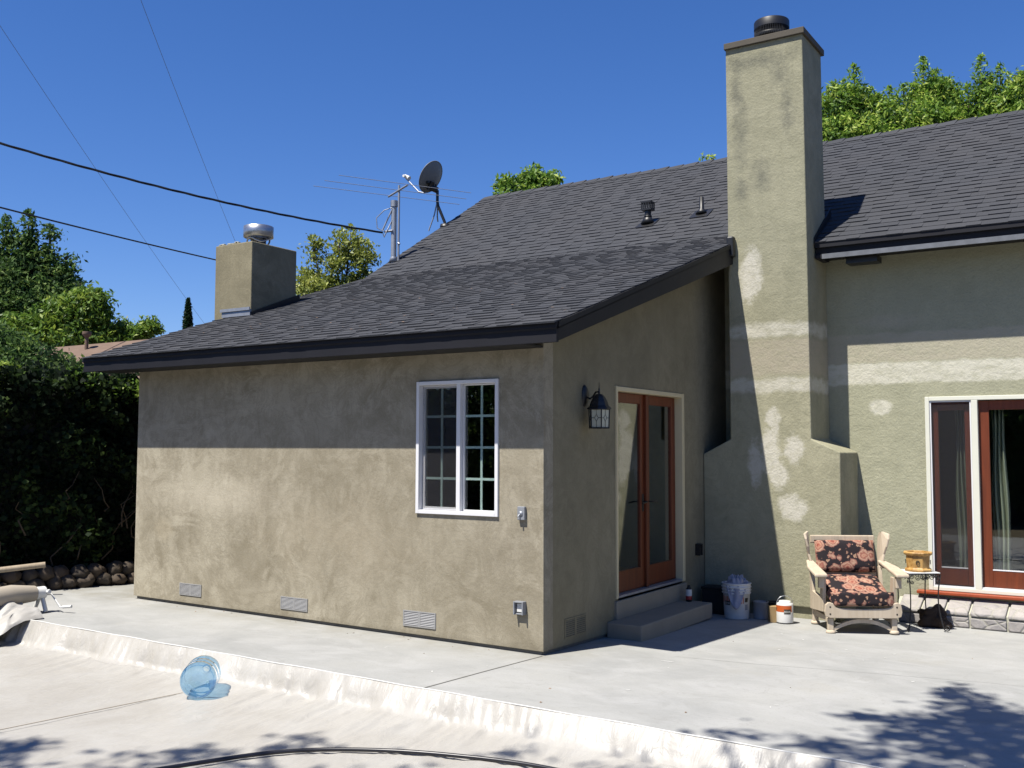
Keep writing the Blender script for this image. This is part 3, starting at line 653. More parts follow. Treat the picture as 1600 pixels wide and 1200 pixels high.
# sliding door
SD = part('sliding_door', H)
b = B(); yo = YW-0.02; w = 0.045
frame(b, sx0, sx1, sz0, sz1, yo, YW+0.12, w, 0.04)
b.box(2.775, 2.838, yo+0.001, YW+0.12, sz0+0.04, sz1-w)
b.make('door_frame', M['cream2'], SD, bevel=0.004)
b = B(); frame(b, sx0+w+0.002, 2.773, sz0+0.042, sz1-w-0.002, YW-0.005, YW+0.02, 0.014); b.make('screen_frame', M['white'], SD)
b = B(); b.box(sx0+w+0.016, 2.759, YW+0.004, YW+0.006, sz0+0.056, sz1-w-0.016); b.make('insect_screen', M['screen'], SD)
def leaf(x0, x1, y, st=0.10, bot=0.18, fr='door_leaf'):
    b = B(); z0, z1 = sz0+0.062, sz1-w-0.006
    b.box(x0, x0+st, y, y+0.04, z0, z1); b.box(x1-st, x1, y, y+0.04, z0, z1); b.box(x0+st, x1-st, y, y+0.04, z1-0.1, z1); b.box(x0+st, x1-st, y, y+0.04, z0, z0+bot)
    b.make(fr, M['redwood'], SD, bevel=0.004)
    b = B(); b.box(x0+st, x1-st, y+0.018, y+0.022, z0+bot, z1-0.1); b.make('pane', M['glass'], SD)
    b = B(); b.box(x0+st, x1-st, y-0.004, y+0.012, z0+bot, z0+bot+0.012); b.make('glazing_bead', M['white'], SD)
leaf(sx0+w+0.004, 2.772, YW+0.045, 0.075)
leaf(2.84, 3.78, YW+0.05); leaf(3.784, 4.67, YW+0.05)
b = B(); b.box(2.84, sx1-w, YW-0.01, YW+0.12, sz0+0.0405, sz0+0.06); b.make('threshold', M['white'], SD)
b = B(); b.box(2.19, 9, YW-0.09, YW+0.06, 0.205, 0.241); b.make('sill', M['redsill'], SD, bevel=0.008)
for (x0, x1, lab) in ((2.93, 3.10, 'pale green curtain drawn aside inside the sliding door, left edge'), (4.45, 4.66, 'pale green curtain inside the sliding door, right edge'), (2.56, 2.70, 'pale green curtain edge behind the narrow screened sidelight')):
    b = B(); b.grid(lambda u, v: (x0+(x1-x0)*u*(0.75+0.25*v)+0.01*math.sin(v*9+u*3), YW+0.30+0.035*math.sin(u*19+0.6*v), 2.25-1.97*v), 40, 12)
    o = b.make('curtain', M['curt']); tag(o, lab, 'curtain'); so_ = o.modifiers.new('s', 'SOLIDIFY'); so_.thickness = 0.003
# stone veneer below the sill
SV = part('stone_veneer', H)
b = B(); b.prism([(2.0, 4.13, -0.2), (2.0, 4.13, 0.045), (2.0, 4.345, 0.15), (2.0, 4.345, -0.2)], (7, 0, 0)); b.make('mortar', M['mortar'], SV)
x = 2.02; rg = random.Random(11)
while x < 7:
    wd = rg.uniform(0.33, 0.39) if x > 2.5 else 0.24
    b = B(); zg = gz(x, 4.1)
    b.box(x+0.008, x+wd-0.008, 4.105, 4.14, zg+0.004, 0.012); b.make('stone', M['veneer'], SV, bevel=0.012)
    b = B(); e = rg.uniform(-0.004, 0.004)
    b.prism([(x+0.008, 4.095+e, 0.026), (x+0.008, 4.097+e, 0.062), (x+0.02, 4.338, 0.182), (x+0.02, 4.338, 0.14)], (wd-0.022, 0, 0)); b.make('stone', M['veneer'], SV, bevel=0.012)
    x += wd
# foundation vents
def fvent(axis, a0, a1, z0, z1, mat):
    V = B(); w_ = a1-a0; mid = (a0+a1)/2
    def bx(p0, p1, d0, d1, q0, q1):
        if axis == 'y': V.box(p0, p1, -d1, -d0, q0, q1)
        else: V.box(d0, d1, p0, p1, q0, q1)
    bx(a0, a0+0.012, -0.02, 0.008, z0, z1); bx(a1-0.012, a1, -0.02, 0.008, z0, z1); bx(mid-0.014, mid+0.014, -0.02, 0.007, z0+.012, z1-.012)
    bx(a0+.012, a1-.012, -0.02, 0.008, z0, z0+0.012); bx(a0+.012, a1-.012, -0.02, 0.008, z1-0.012, z1)
    n = 8
    for k in range(n):
        z = z0+0.014+(z1-z0-0.028)*(k+0.25)/n
        for (p, q) in ((a0+.012, mid-.014), (mid+.014, a1-.012)):
            h = (z1-z0-0.028)/n*0.62
            if axis == 'y': V.prism([(p, -0.006, z), (p, -0.001, z), (p, 0.012, z+h), (p, 0.010, z+h)], (q-p, 0, 0)) if 0 else V.prism([(p, -0.008, z), (p, -0.006, z-0.001), (p, 0.0, z+h), (p, -0.002, z+h)], (q-p, 0, 0))
            else: V.prism([(0.008, p, z), (0.006, p, z-0.001), (0.0, p, z+h), (0.002, p, z+h)], (0, q-p, 0))
    o = V.make('foundation_vent', mat, H); D = B()
    if axis == 'y': D.box(a0+.005, a1-.005, -0.0008, 0.001, z0+.005, z1-.005)
    else: D.box(-0.001, 0.0008, a0+.005, a1-.005, z0+.005, z1-.005)
    D.make('vent_screen', M['crate'], o)
for a in ((-4.70, -4.345, 0.148, 0.278), (-3.135, -2.76, 0.128, 0.256), (-1.53, -1.15, 0.112, 0.258)): fvent('y', *a, M['ventm'])
fvent('x', 0.362, 0.75, 0.088, 0.258, M['side'])

# ------------------------------------------------------------------ fixtures on the walls
def outlet(loc, face, w_, h_, label, kind, group=None):
    t = thing('switch_box' if kind == 'switch' else 'outlet_box', label, 'outlet' if kind != 'switch' else 'switch', loc, 0 if face == 'y' else R(90), group)
    mat = M['crate'] if kind == 'dark' else M['grey_paint']
    if kind == 'switch':
        b = B(); b.box(-w_/2, w_/2, -0.035, -0.001, -h_/2, h_/2); b.make('cover_plate', mat, t, bevel=0.006)
        b = B(); b.tube([(-0.008, -0.036, -0.005), (-0.012, -0.062, -0.03)], 0.007, 8); b.lathe([(0.02, 0), (0.02, 0.008), (0, 0.009)], 16, Matrix.Translation((0, -0.035, 0)) @ Matrix.Rotation(R(90), 4, 'X')); b.make('lever', M['galvd'], t)
    else:
        b = B(); d = 0.06
        b.box(-w_/2, -w_/2+0.012, -d, -0.001, -h_/2, h_/2); b.box(w_/2-0.012, w_/2, -d, -0.001, -h_/2, h_/2); b.box(-w_/2+.012, w_/2-.012, -d, -0.001, h_/2-0.012, h_/2); b.box(-w_/2+.012, w_/2-.012, -d+.02, -0.001, -h_/2, -h_/2+0.012)
        b.make('housing', mat, t, bevel=0.003)
        b = B(); b.box(-w_/2+0.02, w_/2-0.02, -0.03, -0.002, -h_/2+0.02, h_/2-0.02); b.make('receptacle', M['plastic_w'], t, bevel=0.004)
outlet((-0.21, 0, 1.205), 'y', 0.075, 0.118, 'grey metal switch box with small lever on sunlit wall below window', 'switch')
outlet((-0.222, 0, 0.39), 'y', 0.10, 0.115, 'grey open-fronted outlet box low on sunlit wall near the corner', 'outlet', )
outlet((0, 3.38, 0.63), 'x', 0.085, 0.13, 'dark weatherproof outlet box in shade right of the wooden double doors', 'dark')
# wall lantern
L = thing('wall_lantern', 'black wall lantern with leaded glass beside the wooden double doors', 'wall lamp', (0, 0.735, 2.08))
b = B(); b.lathe([(0.0, 0.03), (0.035, 0.028), (0.05, 0.012), (0.055, 0.0)], 20, Matrix.Translation((0.001, -0.0, 0.18)) @ Matrix.Rotation(R(90), 4, 'Y') @ Matrix.Scale(1.9, 4, (1, 0, 0)))
b.make('backplate', M['black'], L)
LX = 0.155
b = B(); b.tube([(0.02, 0, 0.17), (0.06, 0, 0.15), (0.09, 0, 0.17), (0.12, 0, 0.21), (LX, 0, 0.215), (LX, 0, 0.19)], 0.009, 8); b.lathe([(0.008, 0.19), (0.012, 0.21), (0.006, 0.22), (0.009, 0.235), (0.004, 0.25), (0.002, 0.30), (0, 0.30)], 12, Matrix.Translation((LX, 0, 0)))
b.make('arm', M['black'], L)
b = B(); b.lathe([(0.0, 0.195), (0.03, 0.19), (0.055, 0.165), (0.078, 0.12), (0.088, 0.085), (0.112, 0.06), (0.114, 0.052), (0.0, 0.056)], 8, Matrix.Translation((LX, 0, 0)) @ Matrix.Rotation(R(22.5), 4, 'Z'), smooth=False); b.make('lantern_roof', M['black'], L)
b = B()
def hexp(r_, k, z): a = R(60*k+10); return (LX+r_*math.cos(a), r_*math.sin(a), z)
for k in range(6):
    b.tube([hexp(0.10, k, 0.055), hexp(0.094, k, -0.12)], 0.0055, 6); b.tube([hexp(0.10, k, 0.05), hexp(0.10, k+1, 0.05)], 0.006, 6); b.tube([hexp(0.094, k, -0.12), hexp(0.094, k+1, -0.12)], 0.007, 6)
    p0, p1 = Vector(hexp(0.097, k, 0)), Vector(hexp(0.097, k+1, 0)); q = lambda t, z: tuple(p0.lerp(p1, t)+Vector((0, 0, z)))
    b.tube([q(.5, .05), q(.5, .0), q(.3, -.03), q(.5, -.06), q(.5, -.12)], 0.002, 4); b.tube([q(.5, .0), q(.7, -.03), q(.5, -.06)], 0.002, 4); b.tube([q(0, -.03), q(.3, -.03)], 0.002, 4); b.tube([q(.7, -.03), q(1, -.03)], 0.002, 4)
b.lathe([(0.09, -0.12), (0.03, -0.128), (0, -0.13)], 6, Matrix.Translation((LX, 0, 0)))
b.make('cage', M['black'], L)
b = B(); b.lathe([(0.096, 0.05), (0.09, -0.115)], 6, Matrix.Translation((LX, 0, 0)) @ Matrix.Rotation(R(10), 4, 'Z'), smooth=False); b.make('lantern_glass', M['lantern'], L)

# concrete step
b = B(); b.prism([(0.0, 1.17, gz(0, 1.17)-0.02), (0.365, 1.17, gz(0.365, 1.17)-0.02), (0.365, 1.17, 0.118), (0.0, 1.17, 0.122)], (0, 1.76, 0))
for i in range(1): pass
st = b.make('step', M['concrete2'], bevel=0.012); tag(st, 'low concrete doorstep in shade below the wooden double doors', 'step')
b = B(); b.box(-0.02, 0.028, dy0-0.03, dy1+0.02, 0.118, dz0-0.02); b.make('door_base', M['concrete2'], H, bevel=0.006)

# ------------------------------------------------------------------ aerials on the roof
D3 = lambda x, y: (x, y, zm(y))
A = thing('tv_antenna', 'television aerial on a galvanised mast at the far edge of the roof', 'antenna', (-5.80, 4.95, zm(4.95)))
z0 = zm(4.95)
b = B(); b.tube([(0, 0, -0.05), (0, 0, 0.92)], 0.045, 12); b.tube([(0, 0, 0.9), (0, 0, 1.0)], 0.058, 12); b.lathe([(0.0, 0.0), (0.075, 0.0), (0.05, 0.08)], 14); b.make('mast_base', M['galvd'], A)
b = B(); b.tube([(0.075, 0.03, 0.0), (0.075, 0.03, 1.25)], 0.018, 8); b.make('mast', M['galvd'], A)
ed = Vector((0.49, 0.87, 0)); bd = Vector((-0.87, 0.49, 0))
b = B(); b.tube([tuple(Vector((0.05, 0.03, 1.16))-bd*0.42), tuple(Vector((0.05, 0.03, 1.16))+bd*0.42)], 0.016, 6)
b.make('boom', M['galvd'], A)
b = B()
for k, (off, hl) in enumerate(((-0.40, 1.12), (-0.0, 1.22), (0.40, 1.28))):
    c_ = Vector((0.05, 0.03, 1.175)) + bd*off; b.tube([tuple(c_-ed*hl), tuple(c_+ed*hl)], 0.0048, 5)
b.make('element', M['galvd'], A)
b = B(); b.tube([(0.0, -.04, 0.88), (-0.12, -.1, 0.84), (-0.24, -.15, 0.72), (-0.22, -.15, 0.55), (-0.13, -.1, 0.50)], 0.008, 6); b.tube([(0, -.04, 0.86), (-0.15, -0.1, 0.52)], 0.012, 6); b.tube([(0, -.04, 0.68), (-0.12, -.1, 0.40), (-0.14, -.1, 0.46)], 0.009, 6)
b.tube([(-0.14, -0.06, 0.50), (0.02, -0.05, 0.50)], 0.02, 6); b.tube([(0.09, 0, 0.3), (0.12, 0, 0.28)], 0.02, 6); b.make('cable_clamp', M['galvd'], A)

DX, DY = -5.86, 6.42
DS = thing('satellite_dish', 'grey oval satellite dish on a black bent pole near the roof ridge', 'satellite dish', (DX, DY, zm(DY)))
# local frame: lf points to image left, fw away
lf = Vector((-0.84, -0.54, 0)); fw = Vector((-0.54, 0.84, 0)); up = Vector((0, 0, 1))
P = lambda l, f, z: tuple(lf*l + fw*f + up*z)
b = B(); b.tube([P(0, 0, -0.03), P(0.015, 0, 0.06), P(0.13, 0, 0.34), P(0.145, 0, 0.42), P(0.145, 0, 0.62)], 0.026, 10); b.lathe([(0, 0.03), (0.09, 0.02), (0.1, -0.03)], 12); b.make('pole', M['black'], DS)
b = B(); b.tube([P(0.14, 0, 0.46), P(0.2, 0.05, 0.2), P(0.30, 0.08, -0.08)], 0.012, 6); b.tube([P(0.14, 0, 0.46), P(0.16, 0.2, 0.2), P(0.16, 0.35, 0.15)], 0.012, 6); b.make('strut', M['galvd'], DS)
nrm = (lf*0.72 + fw*0.50 + up*0.50).normalized(); cen = Vector(P(0.265, 0.0, 0.86))
qx = nrm.cross(up).normalized(); qy = qx.cross(nrm).normalized()
def dishf(u, v):
    a = 2*math.pi*u; r_ = v; X = 0.26*r_*math.cos(a); Y = 0.29*r_*math.sin(a); return tuple(cen + qx*X + qy*Y + nrm*(0.07*r_*r_-0.07))
b = B(); b.grid(dishf, 40, 8); b.tube([dishf(k/40, 1) for k in range(40)], 0.008, 6, closed=True)
b.make('reflector', M['dishgrey'], DS)
bk = cen - nrm*0.09 - qy*0.12
b = B(); b.tube([tuple(bk+qy*0.06), tuple(bk-qy*0.10)], 0.05, 8); b.tube([tuple(bk-nrm*0.02-qy*.04), P(0.145, 0, 0.62)], 0.055, 10); b.tube([tuple(cen-nrm*0.075+qx*0.12-qy*.1), tuple(cen-nrm*0.075-qx*0.12-qy*.1)], 0.025, 6); b.make('mount', M['black'], DS)
lnb = cen + nrm*0.52 - qy*0.20
b = B(); b.tube([tuple(cen-qy*0.30-nrm*0.02), tuple(cen-qy*0.33+nrm*0.12), tuple(lnb-qy*0.03)], 0.013, 8); b.make('feed_arm', M['galvd'], DS)
b = B(); b.tube([tuple(lnb+nrm*0.05), tuple(lnb-nrm*0.07)], [0.03, 0.04], 10); b.tube([tuple(lnb-qx*0.09), tuple(lnb+qx*0.09)], 0.025, 8); b.make('receiver', M['plastic_w'], DS)

# cables
def cable(name, p0, p1, sag, r_, mat, label, group=None, tw=0, n=60):
    p0, p1 = Vector(p0), Vector(p1); L_ = (p1-p0).length
    def P_(t, ph=None):
        p = p0.lerp(p1, t); p.z -= 4*sag*t*(1-t)
        if ph is not None: p += Vector((0, math.cos(ph), math.sin(ph)))*tw
        return p
    b = B()
    if tw:
        n = 500
        for k in range(3): b.tube([P_(i/n, i/n*L_*5+k*2.1) for i in range(n+1)], r_, 6)
    else: b.tube([P_(i/n) for i in range(n+1)], r_, 6)
    o = b.make(name, mat); tag(o, label, 'cable', group); return o
pA = Vector((-5.95, 4.85, zm(4.95)+0.48))
cable('power_cable', pA, (-9.9, -6.0, 6.95), 0.42, 0.0085, M['black'], 'thick twisted black service cable reaching the aerial mast', tw=0.010)
cable('power_cable', (-15.6, -4.8, 7.3), (-21.0, 28.5, 8.0), 0.45, 0.020, M['black'], 'thinner dark cable passing behind the short square chimney')
M['wire'] = plain('far_wire', (0.17, 0.23, 0.34), 0.5)
for (p0, p1, lab) in (((-21.5, 3.0, 17.8), (-50.5, 40.6, 8.6), 'faint overhead wire, middle of the three fine diagonal ones'), ((-18.3, 7.0, 18.0), (-43.0, 38.0, 9.2), 'faint overhead wire nearest the aerial, ending behind the short chimney'), ((-26.0, 3.0, 11.6), (-62, 48, 9.0), 'lowest faint overhead wire, crossing above the dark tree')):
    cable('overhead_wire', p0, p1, 0.4, 0.0085, M['wire'], lab, 'fine overhead wires in the sky')

# fallen debris on roof
b = B(); rg = random.Random(4)
for i in range(130):
    y = abs(rg.gauss(0.3, 1.0))-0.3; x = rg.gauss(-1.7, 1.5)
    if not (RX < x < RX2 and y < YB-.2): continue
    s_ = rg.uniform(0.008, 0.02); a = rg.uniform(0, 3); z = zw(y)+0.022
    b.add([(x+s_*math.cos(a+k*2.1)*(1.4 if k else 1), y+s_*math.sin(a+k*2.1), z+SL*s_*math.sin(a+k*2.1)+.003*k) for k in range(3)], [(0, 1, 2)])
fd = b.make('fallen_leaves', M['leaf_dry'], recalc=False); fd['kind'] = 'stuff'; tag(fd, 'small dry brown leaf bits scattered on the front roof slope', 'leaf litter')

# ------------------------------------------------------------------ patio objects
# rocking / glider armchair
cx, cyy = 1.925, 2.996
AC = thing('armchair', 'pale oak glider armchair with dark floral cushions on the patio', 'armchair', (cx, cyy, gz(cx, cyy)+0.002), R(31))
def board(b, pts, d): b.prism(pts, d)
for sx in (-1, 1):
    b = B(); x = sx*0.315
    b.box(x-0.028, x+0.028, 0.0, 0.06, 0.03, 0.155); b.lathe([(0, 0), (0.045, 0.0), (0.05, 0.018), (0.034, 0.036), (0, 0.038)], 14, Matrix.Translation((x, 0.02, 0)) @ Matrix.Scale(0.9, 4, (0, 1, 0))); b.make('leg', M['oak'], AC, bevel=0.008)
    b = B(); b.box(x-0.028, x+0.028, 0.56, 0.62, 0.03, 0.20); b.lathe([(0, 0), (0.045, 0.0), (0.05, 0.018), (0.034, 0.036), (0, 0.038)], 14, Matrix.Translation((x, 0.59, 0))); b.make('leg', M['oak'], AC, bevel=0.008)
    b = B(); b.box(x-0.02, x+0.02, 0.06, 0.56, 0.10, 0.16); b.make('base_rail', M['oak'], AC, bevel=0.006)
    # side panel / arm support
    b = B(); X = sx*0.37
    b.prism([(X, 0.10, 0.20), (X, 0.58, 0.16), (X, 0.60, 0.60), (X, 0.52, 0.62), (X, 0.48, 0.36), (X, 0.20, 0.34), (X, 0.17, 0.55), (X, 0.08, 0.55)], (-sx*0.035, 0, 0)); b.make('side_frame', M['oak'], AC, bevel=0.006)
    b = B(); b.prism([(sx*0.34, 0.0, 0.555), (sx*0.47, -0.01, 0.555), (sx*0.465, 0.3, 0.60), (sx*0.41, 0.56, 0.64), (sx*0.34, 0.56, 0.64)], (0, 0, 0.035)); b.make('armrest', M['oak'], AC, bevel=0.012)
    b = B(); b.box(sx*0.385-0.03, sx*0.385+0.03, 0.06, 0.11, 0.44, 0.553); b.make('bracket', M['oak'], AC, bevel=0.01)
    # wing of the back
    b = B(); w_ = []
    for t in range(25):
        a = t/24; yb = 0.50+0.16*a; zz = 0.60+0.36*a
        w_.append((yb, zz))
    pts = [(0.44, 0.60), (0.50, 0.66), (0.51, 0.74), (0.48, 0.82), (0.475, 0.90), (0.50, 0.955), (0.56, 0.975), (0.62, 0.96), (0.66, 0.90), (0.655, 0.78), (0.62, 0.66), (0.60, 0.60)]
    tl = 0.35
    b.prism([(sx*(0.375+0.08*max(0, z-.62)+(0.05 if y < .55 else 0)*max(0, (z-.6))*3), y, z) for y, z in pts], (-sx*0.026, 0, 0)); b.make('back_wing', M['oak'], AC, bevel=0.008)
b = B()
fr_ = [(-0.375, 0.175), (-0.385, 0.22), (-0.375, 0.29), (-0.345, 0.315), (-0.30, 0.305), (-0.27, 0.265), (-0.2, 0.255), (0.0, 0.247), (0.2, 0.255), (0.27, 0.265), (0.30, 0.305), (0.345, 0.315), (0.375, 0.29), (0.385, 0.22), (0.375, 0.175), (0.33, 0.158), (-0.33, 0.158)]
b.prism([(x, -0.03, z) for x, z in fr_], (0, 0.03, 0)); b.make('front_rail', M['oak'], AC, bevel=0.006)
for x in (-0.33, 0.33):
    for z in (0.20, 0.27): b = B(); b.lathe([(0.009, 0), (0.009, 0.003), (0, 0.004)], 10, Matrix.Translation((x, -0.029, z)) @ Matrix.Rotation(R(90), 4, 'X')); b.make('bolt', M['darklab'], AC)
b = B(); pr = []
for k in range(13):
    t = -1+2*k/12; pr.append((0.29*t, 0.055+0.085*(1-t*t)))
for k in range(13):
    t = 1-2*k/12; pr.append((0.29*t, 0.010+0.105*(1-t*t)+0.018))
pr2 = pr[:13] + [(0.29*(1-2*k/12), 0.02+0.088*(1-(1-2*k/12)**2)) for k in range(13)]
for k in range(12):
    t0, t1 = -1+2*k/12, -1+2*(k+1)/12
    b.prism([(0.29*t0, 0.01, 0.02+0.088*(1-t0*t0)), (0.29*t1, 0.01, 0.02+0.088*(1-t1*t1)), (0.29*t1, 0.01, 0.055+0.092*(1-t1*t1)), (0.29*t0, 0.01, 0.055+0.092*(1-t0*t0))], (0, 0.025, 0))
b.make('stretcher', M['oak'], AC)
b = B(); b.box(-0.34, 0.34, 0.655, 0.68, 0.84, 0.925); b.box(-0.33, 0.33, 0.56, 0.59, 0.50, 0.58); b.make('back_rail', M['oak'], AC, bevel=0.01)
b = B(); b.box(-0.33, 0.33, 0.0, 0.55, 0.27, 0.30); b.make('seat_board', M['oak'], AC, bevel=0.004)
def cushion(b, c0, ux, uy, un, sx_, sy_, th, pw=5, nseg=20, sag=0):
    c0, ux, uy, un = map(Vector, (c0, ux, uy, un)); ux.normalize(); uy.normalize(); un.normalize()
    for side in (1, -1):
        def fn(u, v):
            a, c_ = 2*u-1, 2*v-1
            e = max(0.0, (1-abs(a)**pw)*(1-abs(c_)**pw))**0.35
            return tuple(c0 + ux*(a*sx_/2) + uy*(c_*sy_/2) + un*(side*th/2*e - (sag*math.sin(math.pi*u) if side > 0 else 0)))
        b.grid(fn, nseg, nseg)
b = B(); cushion(b, (0, 0.24, 0.40), (1, 0, 0), (0, 1, 0.38), (0, -0.38, 1), 0.62, 0.55, 0.14); cushion(b, (0, 0.0, 0.345), (1, 0, 0), (0, 0.15, 1), (0, -1, 0.15), 0.63, 0.14, 0.10); b.make('seat_cushion', M['floral'], AC)
b = B(); cushion(b, (0, 0.565, 0.715), (1, 0, 0), (0, 0.28, 1), (0, -1, 0.28), 0.62, 0.34, 0.15); b.make('back_cushion', M['floral'], AC)

# side table
tx, ty = 2.31, 3.72
TB = thing('side_table', 'small black wrought-iron side table right of the armchair', 'side table', (tx, ty, gz(tx, ty)+0.003), R(36))
th_ = 0.585; hw = 0.165
b = B(); b.box(-hw, hw, -hw, hw, th_, th_+0.012); b.make('table_top', M['plastic_w'], TB, bevel=0.004)
b = B(); b.tube([(-hw, -hw, th_-0.006), (hw, -hw, th_-0.006), (hw, hw, th_-0.006), (-hw, hw, th_-0.006)], 0.009, 6, closed=True); b.make('top_rim', M['black'], TB)
def scroll(c, ux, uz, r_, turns=1.4, n=18, dirn=1):
    c, ux, uz = Vector(c), Vector(ux), Vector(uz); out = []
    for k in range(n+1):
        t = k/n; a = dirn*2*math.pi*turns*t; q = r_*(1-0.75*t); out.append(tuple(c+ux*(q*math.cos(a))+uz*(q*math.sin(a))))
    return out
for (ax, ay) in ((-1, -1), (1, -1), (1, 1), (-1, 1)):
    b = B(); o_ = Vector((ax, ay, 0))/1.414; bx_, by_ = ax*hw, ay*hw
    pts = []
    for k in range(15):
        t = k/14; out = -0.03*math.sin(math.pi*t)+0.02*t**3; pts.append((bx_+o_.x*out, by_+o_.y*out, th_-0.01-(th_-0.05)*t))
    b.tube(pts, 0.0065, 6); e = Vector(pts[-1]); b.tube(scroll(e+o_*0.035+Vector((0, 0, 0.0)), -o_, (0, 0, -1), 0.035, 1.3), 0.0055, 6)
    b.make('leg', M['black'], TB)
b = B()
for (o_, d) in (((-hw, -hw), (1, 0)), ((hw, -hw), (0, 1)), ((hw, hw), (-1, 0)), ((-hw, hw), (0, -1))):
    d = Vector((d[0], d[1], 0)); o3 = Vector((o_[0], o_[1], th_))
    for k, (s_, dz, r_, dr) in enumerate(((0.03, -0.035, 0.025, 1), (0.03, -0.085, 0.02, -1), (0.09, -0.04, 0.028, -1), (0.13, -0.03, 0.02, 1), (0.165, -0.045, 0.03, 1), (0.20, -0.03, 0.02, -1), (0.24, -0.04, 0.028, 1), (0.30, -0.035, 0.025, -1), (0.30, -0.085, 0.02, 1))):
        b.tube(scroll(o3+d*s_+Vector((0, 0, dz)), d, (0, 0, 1), r_, 1.5, 16, dr), 0.004, 5)
b.make('scrollwork', M['black'], TB)
# octagonal pot
PT = thing('planter', 'octagonal ochre wooden-looking planter on the wrought-iron side table', 'planter', (tx+.01, ty-.01, gz(tx, ty)+0.003+th_+0.0125), R(10))
b = B(); b.lathe([(0.0, 0), (0.135, 0), (0.14, 0.02), (0.125, 0.03), (0.118, 0.04), (0.125, 0.15), (0.122, 0.16), (0.148, 0.178), (0.152, 0.192), (0.145, 0.2), (0.11, 0.2), (0.10, 0.15), (0.0, 0.15)], 8, Matrix.Rotation(R(22.5), 4, 'Z'), smooth=False); b.make('pot', M['ochre'], PT, bevel=0.003)
for a in range(0, 360, 90): b = B(); b.tube([(0.119*math.cos(R(a))+0.016*math.cos(t)*-math.sin(R(a)), 0.119*math.sin(R(a))+0.016*math.cos(t)*math.cos(R(a)), 0.095+0.02*math.sin(t)) for t in np.arange(0, 6.28, .5)], 0.004, 5, closed=True); b.make('ring_handle', M['darklab'], PT)
# dark rock
def rock(cx_, cy_, cz_, rx, ry, rz, seed, mat, name='rock', n=24, amp=0.25, parent=None):
    b = B()
    def fn(u, v):
        a, p = 2*math.pi*u, math.pi*v; d = Vector((math.cos(a)*math.sin(p), math.sin(a)*math.sin(p), math.cos(p)))
        k = 1+amp*mn.noise(d*1.3+Vector((seed, 0, 0)))+amp*.4*mn.noise(d*3.1+Vector((seed, 5, 0))); return (cx_+d.x*rx*k, cy_+d.y*ry*k, cz_+d.z*rz*k)
    b.grid(fn, n, n//2); return b.make(name, mat, parent)
r_ = rock(2.42, 3.98, gz(2.4, 4)+0.085, 0.15, 0.10, 0.125, 3.1, M['rockd'], amp=0.7, n=40); tag(r_, 'dark brown lumpy rock behind the wrought-iron table against the stone ledge', 'rock')

# bucket with rags
bx_, by_ = 0.535, 3.20; BZ = gz(bx_, by_)+0.002
BK = thing('bucket', 'large white plastic paint bucket with orange label in the shaded corner', 'bucket', (bx_, by_, BZ), R(10))
b = B(); b.lathe([(0.0, 0.004), (0.128, 0.0), (0.132, 0.01), (0.145, 0.27), (0.156, 0.272), (0.157, 0.282), (0.147, 0.284), (0.148, 0.30), (0.158, 0.302), (0.159, 0.312), (0.149, 0.314), (0.15, 0.335), (0.160, 0.337), (0.161, 0.347), (0.151, 0.35), (0.152, 0.37), (0.160, 0.372), (0.160, 0.382), (0.148, 0.384), (0.145, 0.36), (0.125, 0.05), (0, 0.04)], 40); b.make('pail', M['plastic_w'], BK)
def wrap(r0, r1, z0, z1, a0, a1, name, mat, parent, n=24):
    b = B()
    def fn(u, v): a = R(a0+(a1-a0)*u); z = z0+(z1-z0)*v; r_ = r0+(r1-r0)*(v); return (r_*math.cos(a), r_*math.sin(a), z)
    b.grid(fn, n, 1); return b.make(name, mat, parent)
wrap(0.1398, 0.1435, 0.17, 0.245, -165, -45, 'label_band', M['orange'], BK)
wrap(0.1352, 0.1400, 0.065, 0.171, -165, -48, 'label', M['rope'], BK)
wrap(0.1415, 0.1440, 0.15, 0.195, -140, -108, 'brand_plate', M['darklab'], BK)
wrap(0.1418, 0.1450, 0.185, 0.23, -42, -24, 'warning_mark', M['darklab'], BK)
wrap(0.1380, 0.1410, 0.10, 0.16, -40, -24, 'warning_mark', M['grey_paint'], BK)
def ctext(txt, size, r_, ang, z, parent, mat):
    cu = bpy.data.curves.new('t', 'FONT'); cu.body = txt; cu.size = size; cu.align_x = 'CENTER'
    to = bpy.data.objects.new('t', cu); COL.objects.link(to); bpy.context.view_layer.update()
    me = bpy.data.meshes.new_from_object(to.evaluated_get(bpy.context.evaluated_depsgraph_get())); bpy.data.objects.remove(to)
    for v in me.vertices:
        a = R(ang)+v.co.x/r_; v.co = Vector((r_*math.cos(a), r_*math.sin(a), z+v.co.y))
    me.materials.clear(); me.materials.append(mat); o = bpy.data.objects.new('lettering', me); COL.objects.link(o); o.parent = parent; return o
ctext('BEHR', 0.034, 0.1452, -124, 0.160, BK, M['rope'])
# rag
b = B()
def rag(u, v):
    a = 2*math.pi*u; r_ = 0.02+(0.125+0.055*max(0, math.cos(a+1.25))**6)*v; n_ = mn.noise(Vector((math.cos(a)*1.5, math.sin(a)*1.5, v*2.5)))
    n2 = mn.noise(Vector((math.cos(a)*4, math.sin(a)*4, v*6+3)))
    droop = -max(0, (r_-0.13))*3.2*max(0, math.cos(a+1.25)-.80)*5
    return (r_*math.cos(a)*(1+.12*n2), r_*math.sin(a)*(1+.12*n2), 0.43-0.25*(v-.3)**2+0.06*n_+0.03*n2+droop*(1-.0*v))
b.grid(rag, 80, 30); rg_ = b.make('rag', M['rag']); rg_.location = (bx_, by_, BZ); tag(rg_, 'crumpled blue-grey rag heaped on top of the white bucket', 'rag')
sb = rg_.modifiers.new('s', 'SOLIDIFY'); sb.thickness = 0.006

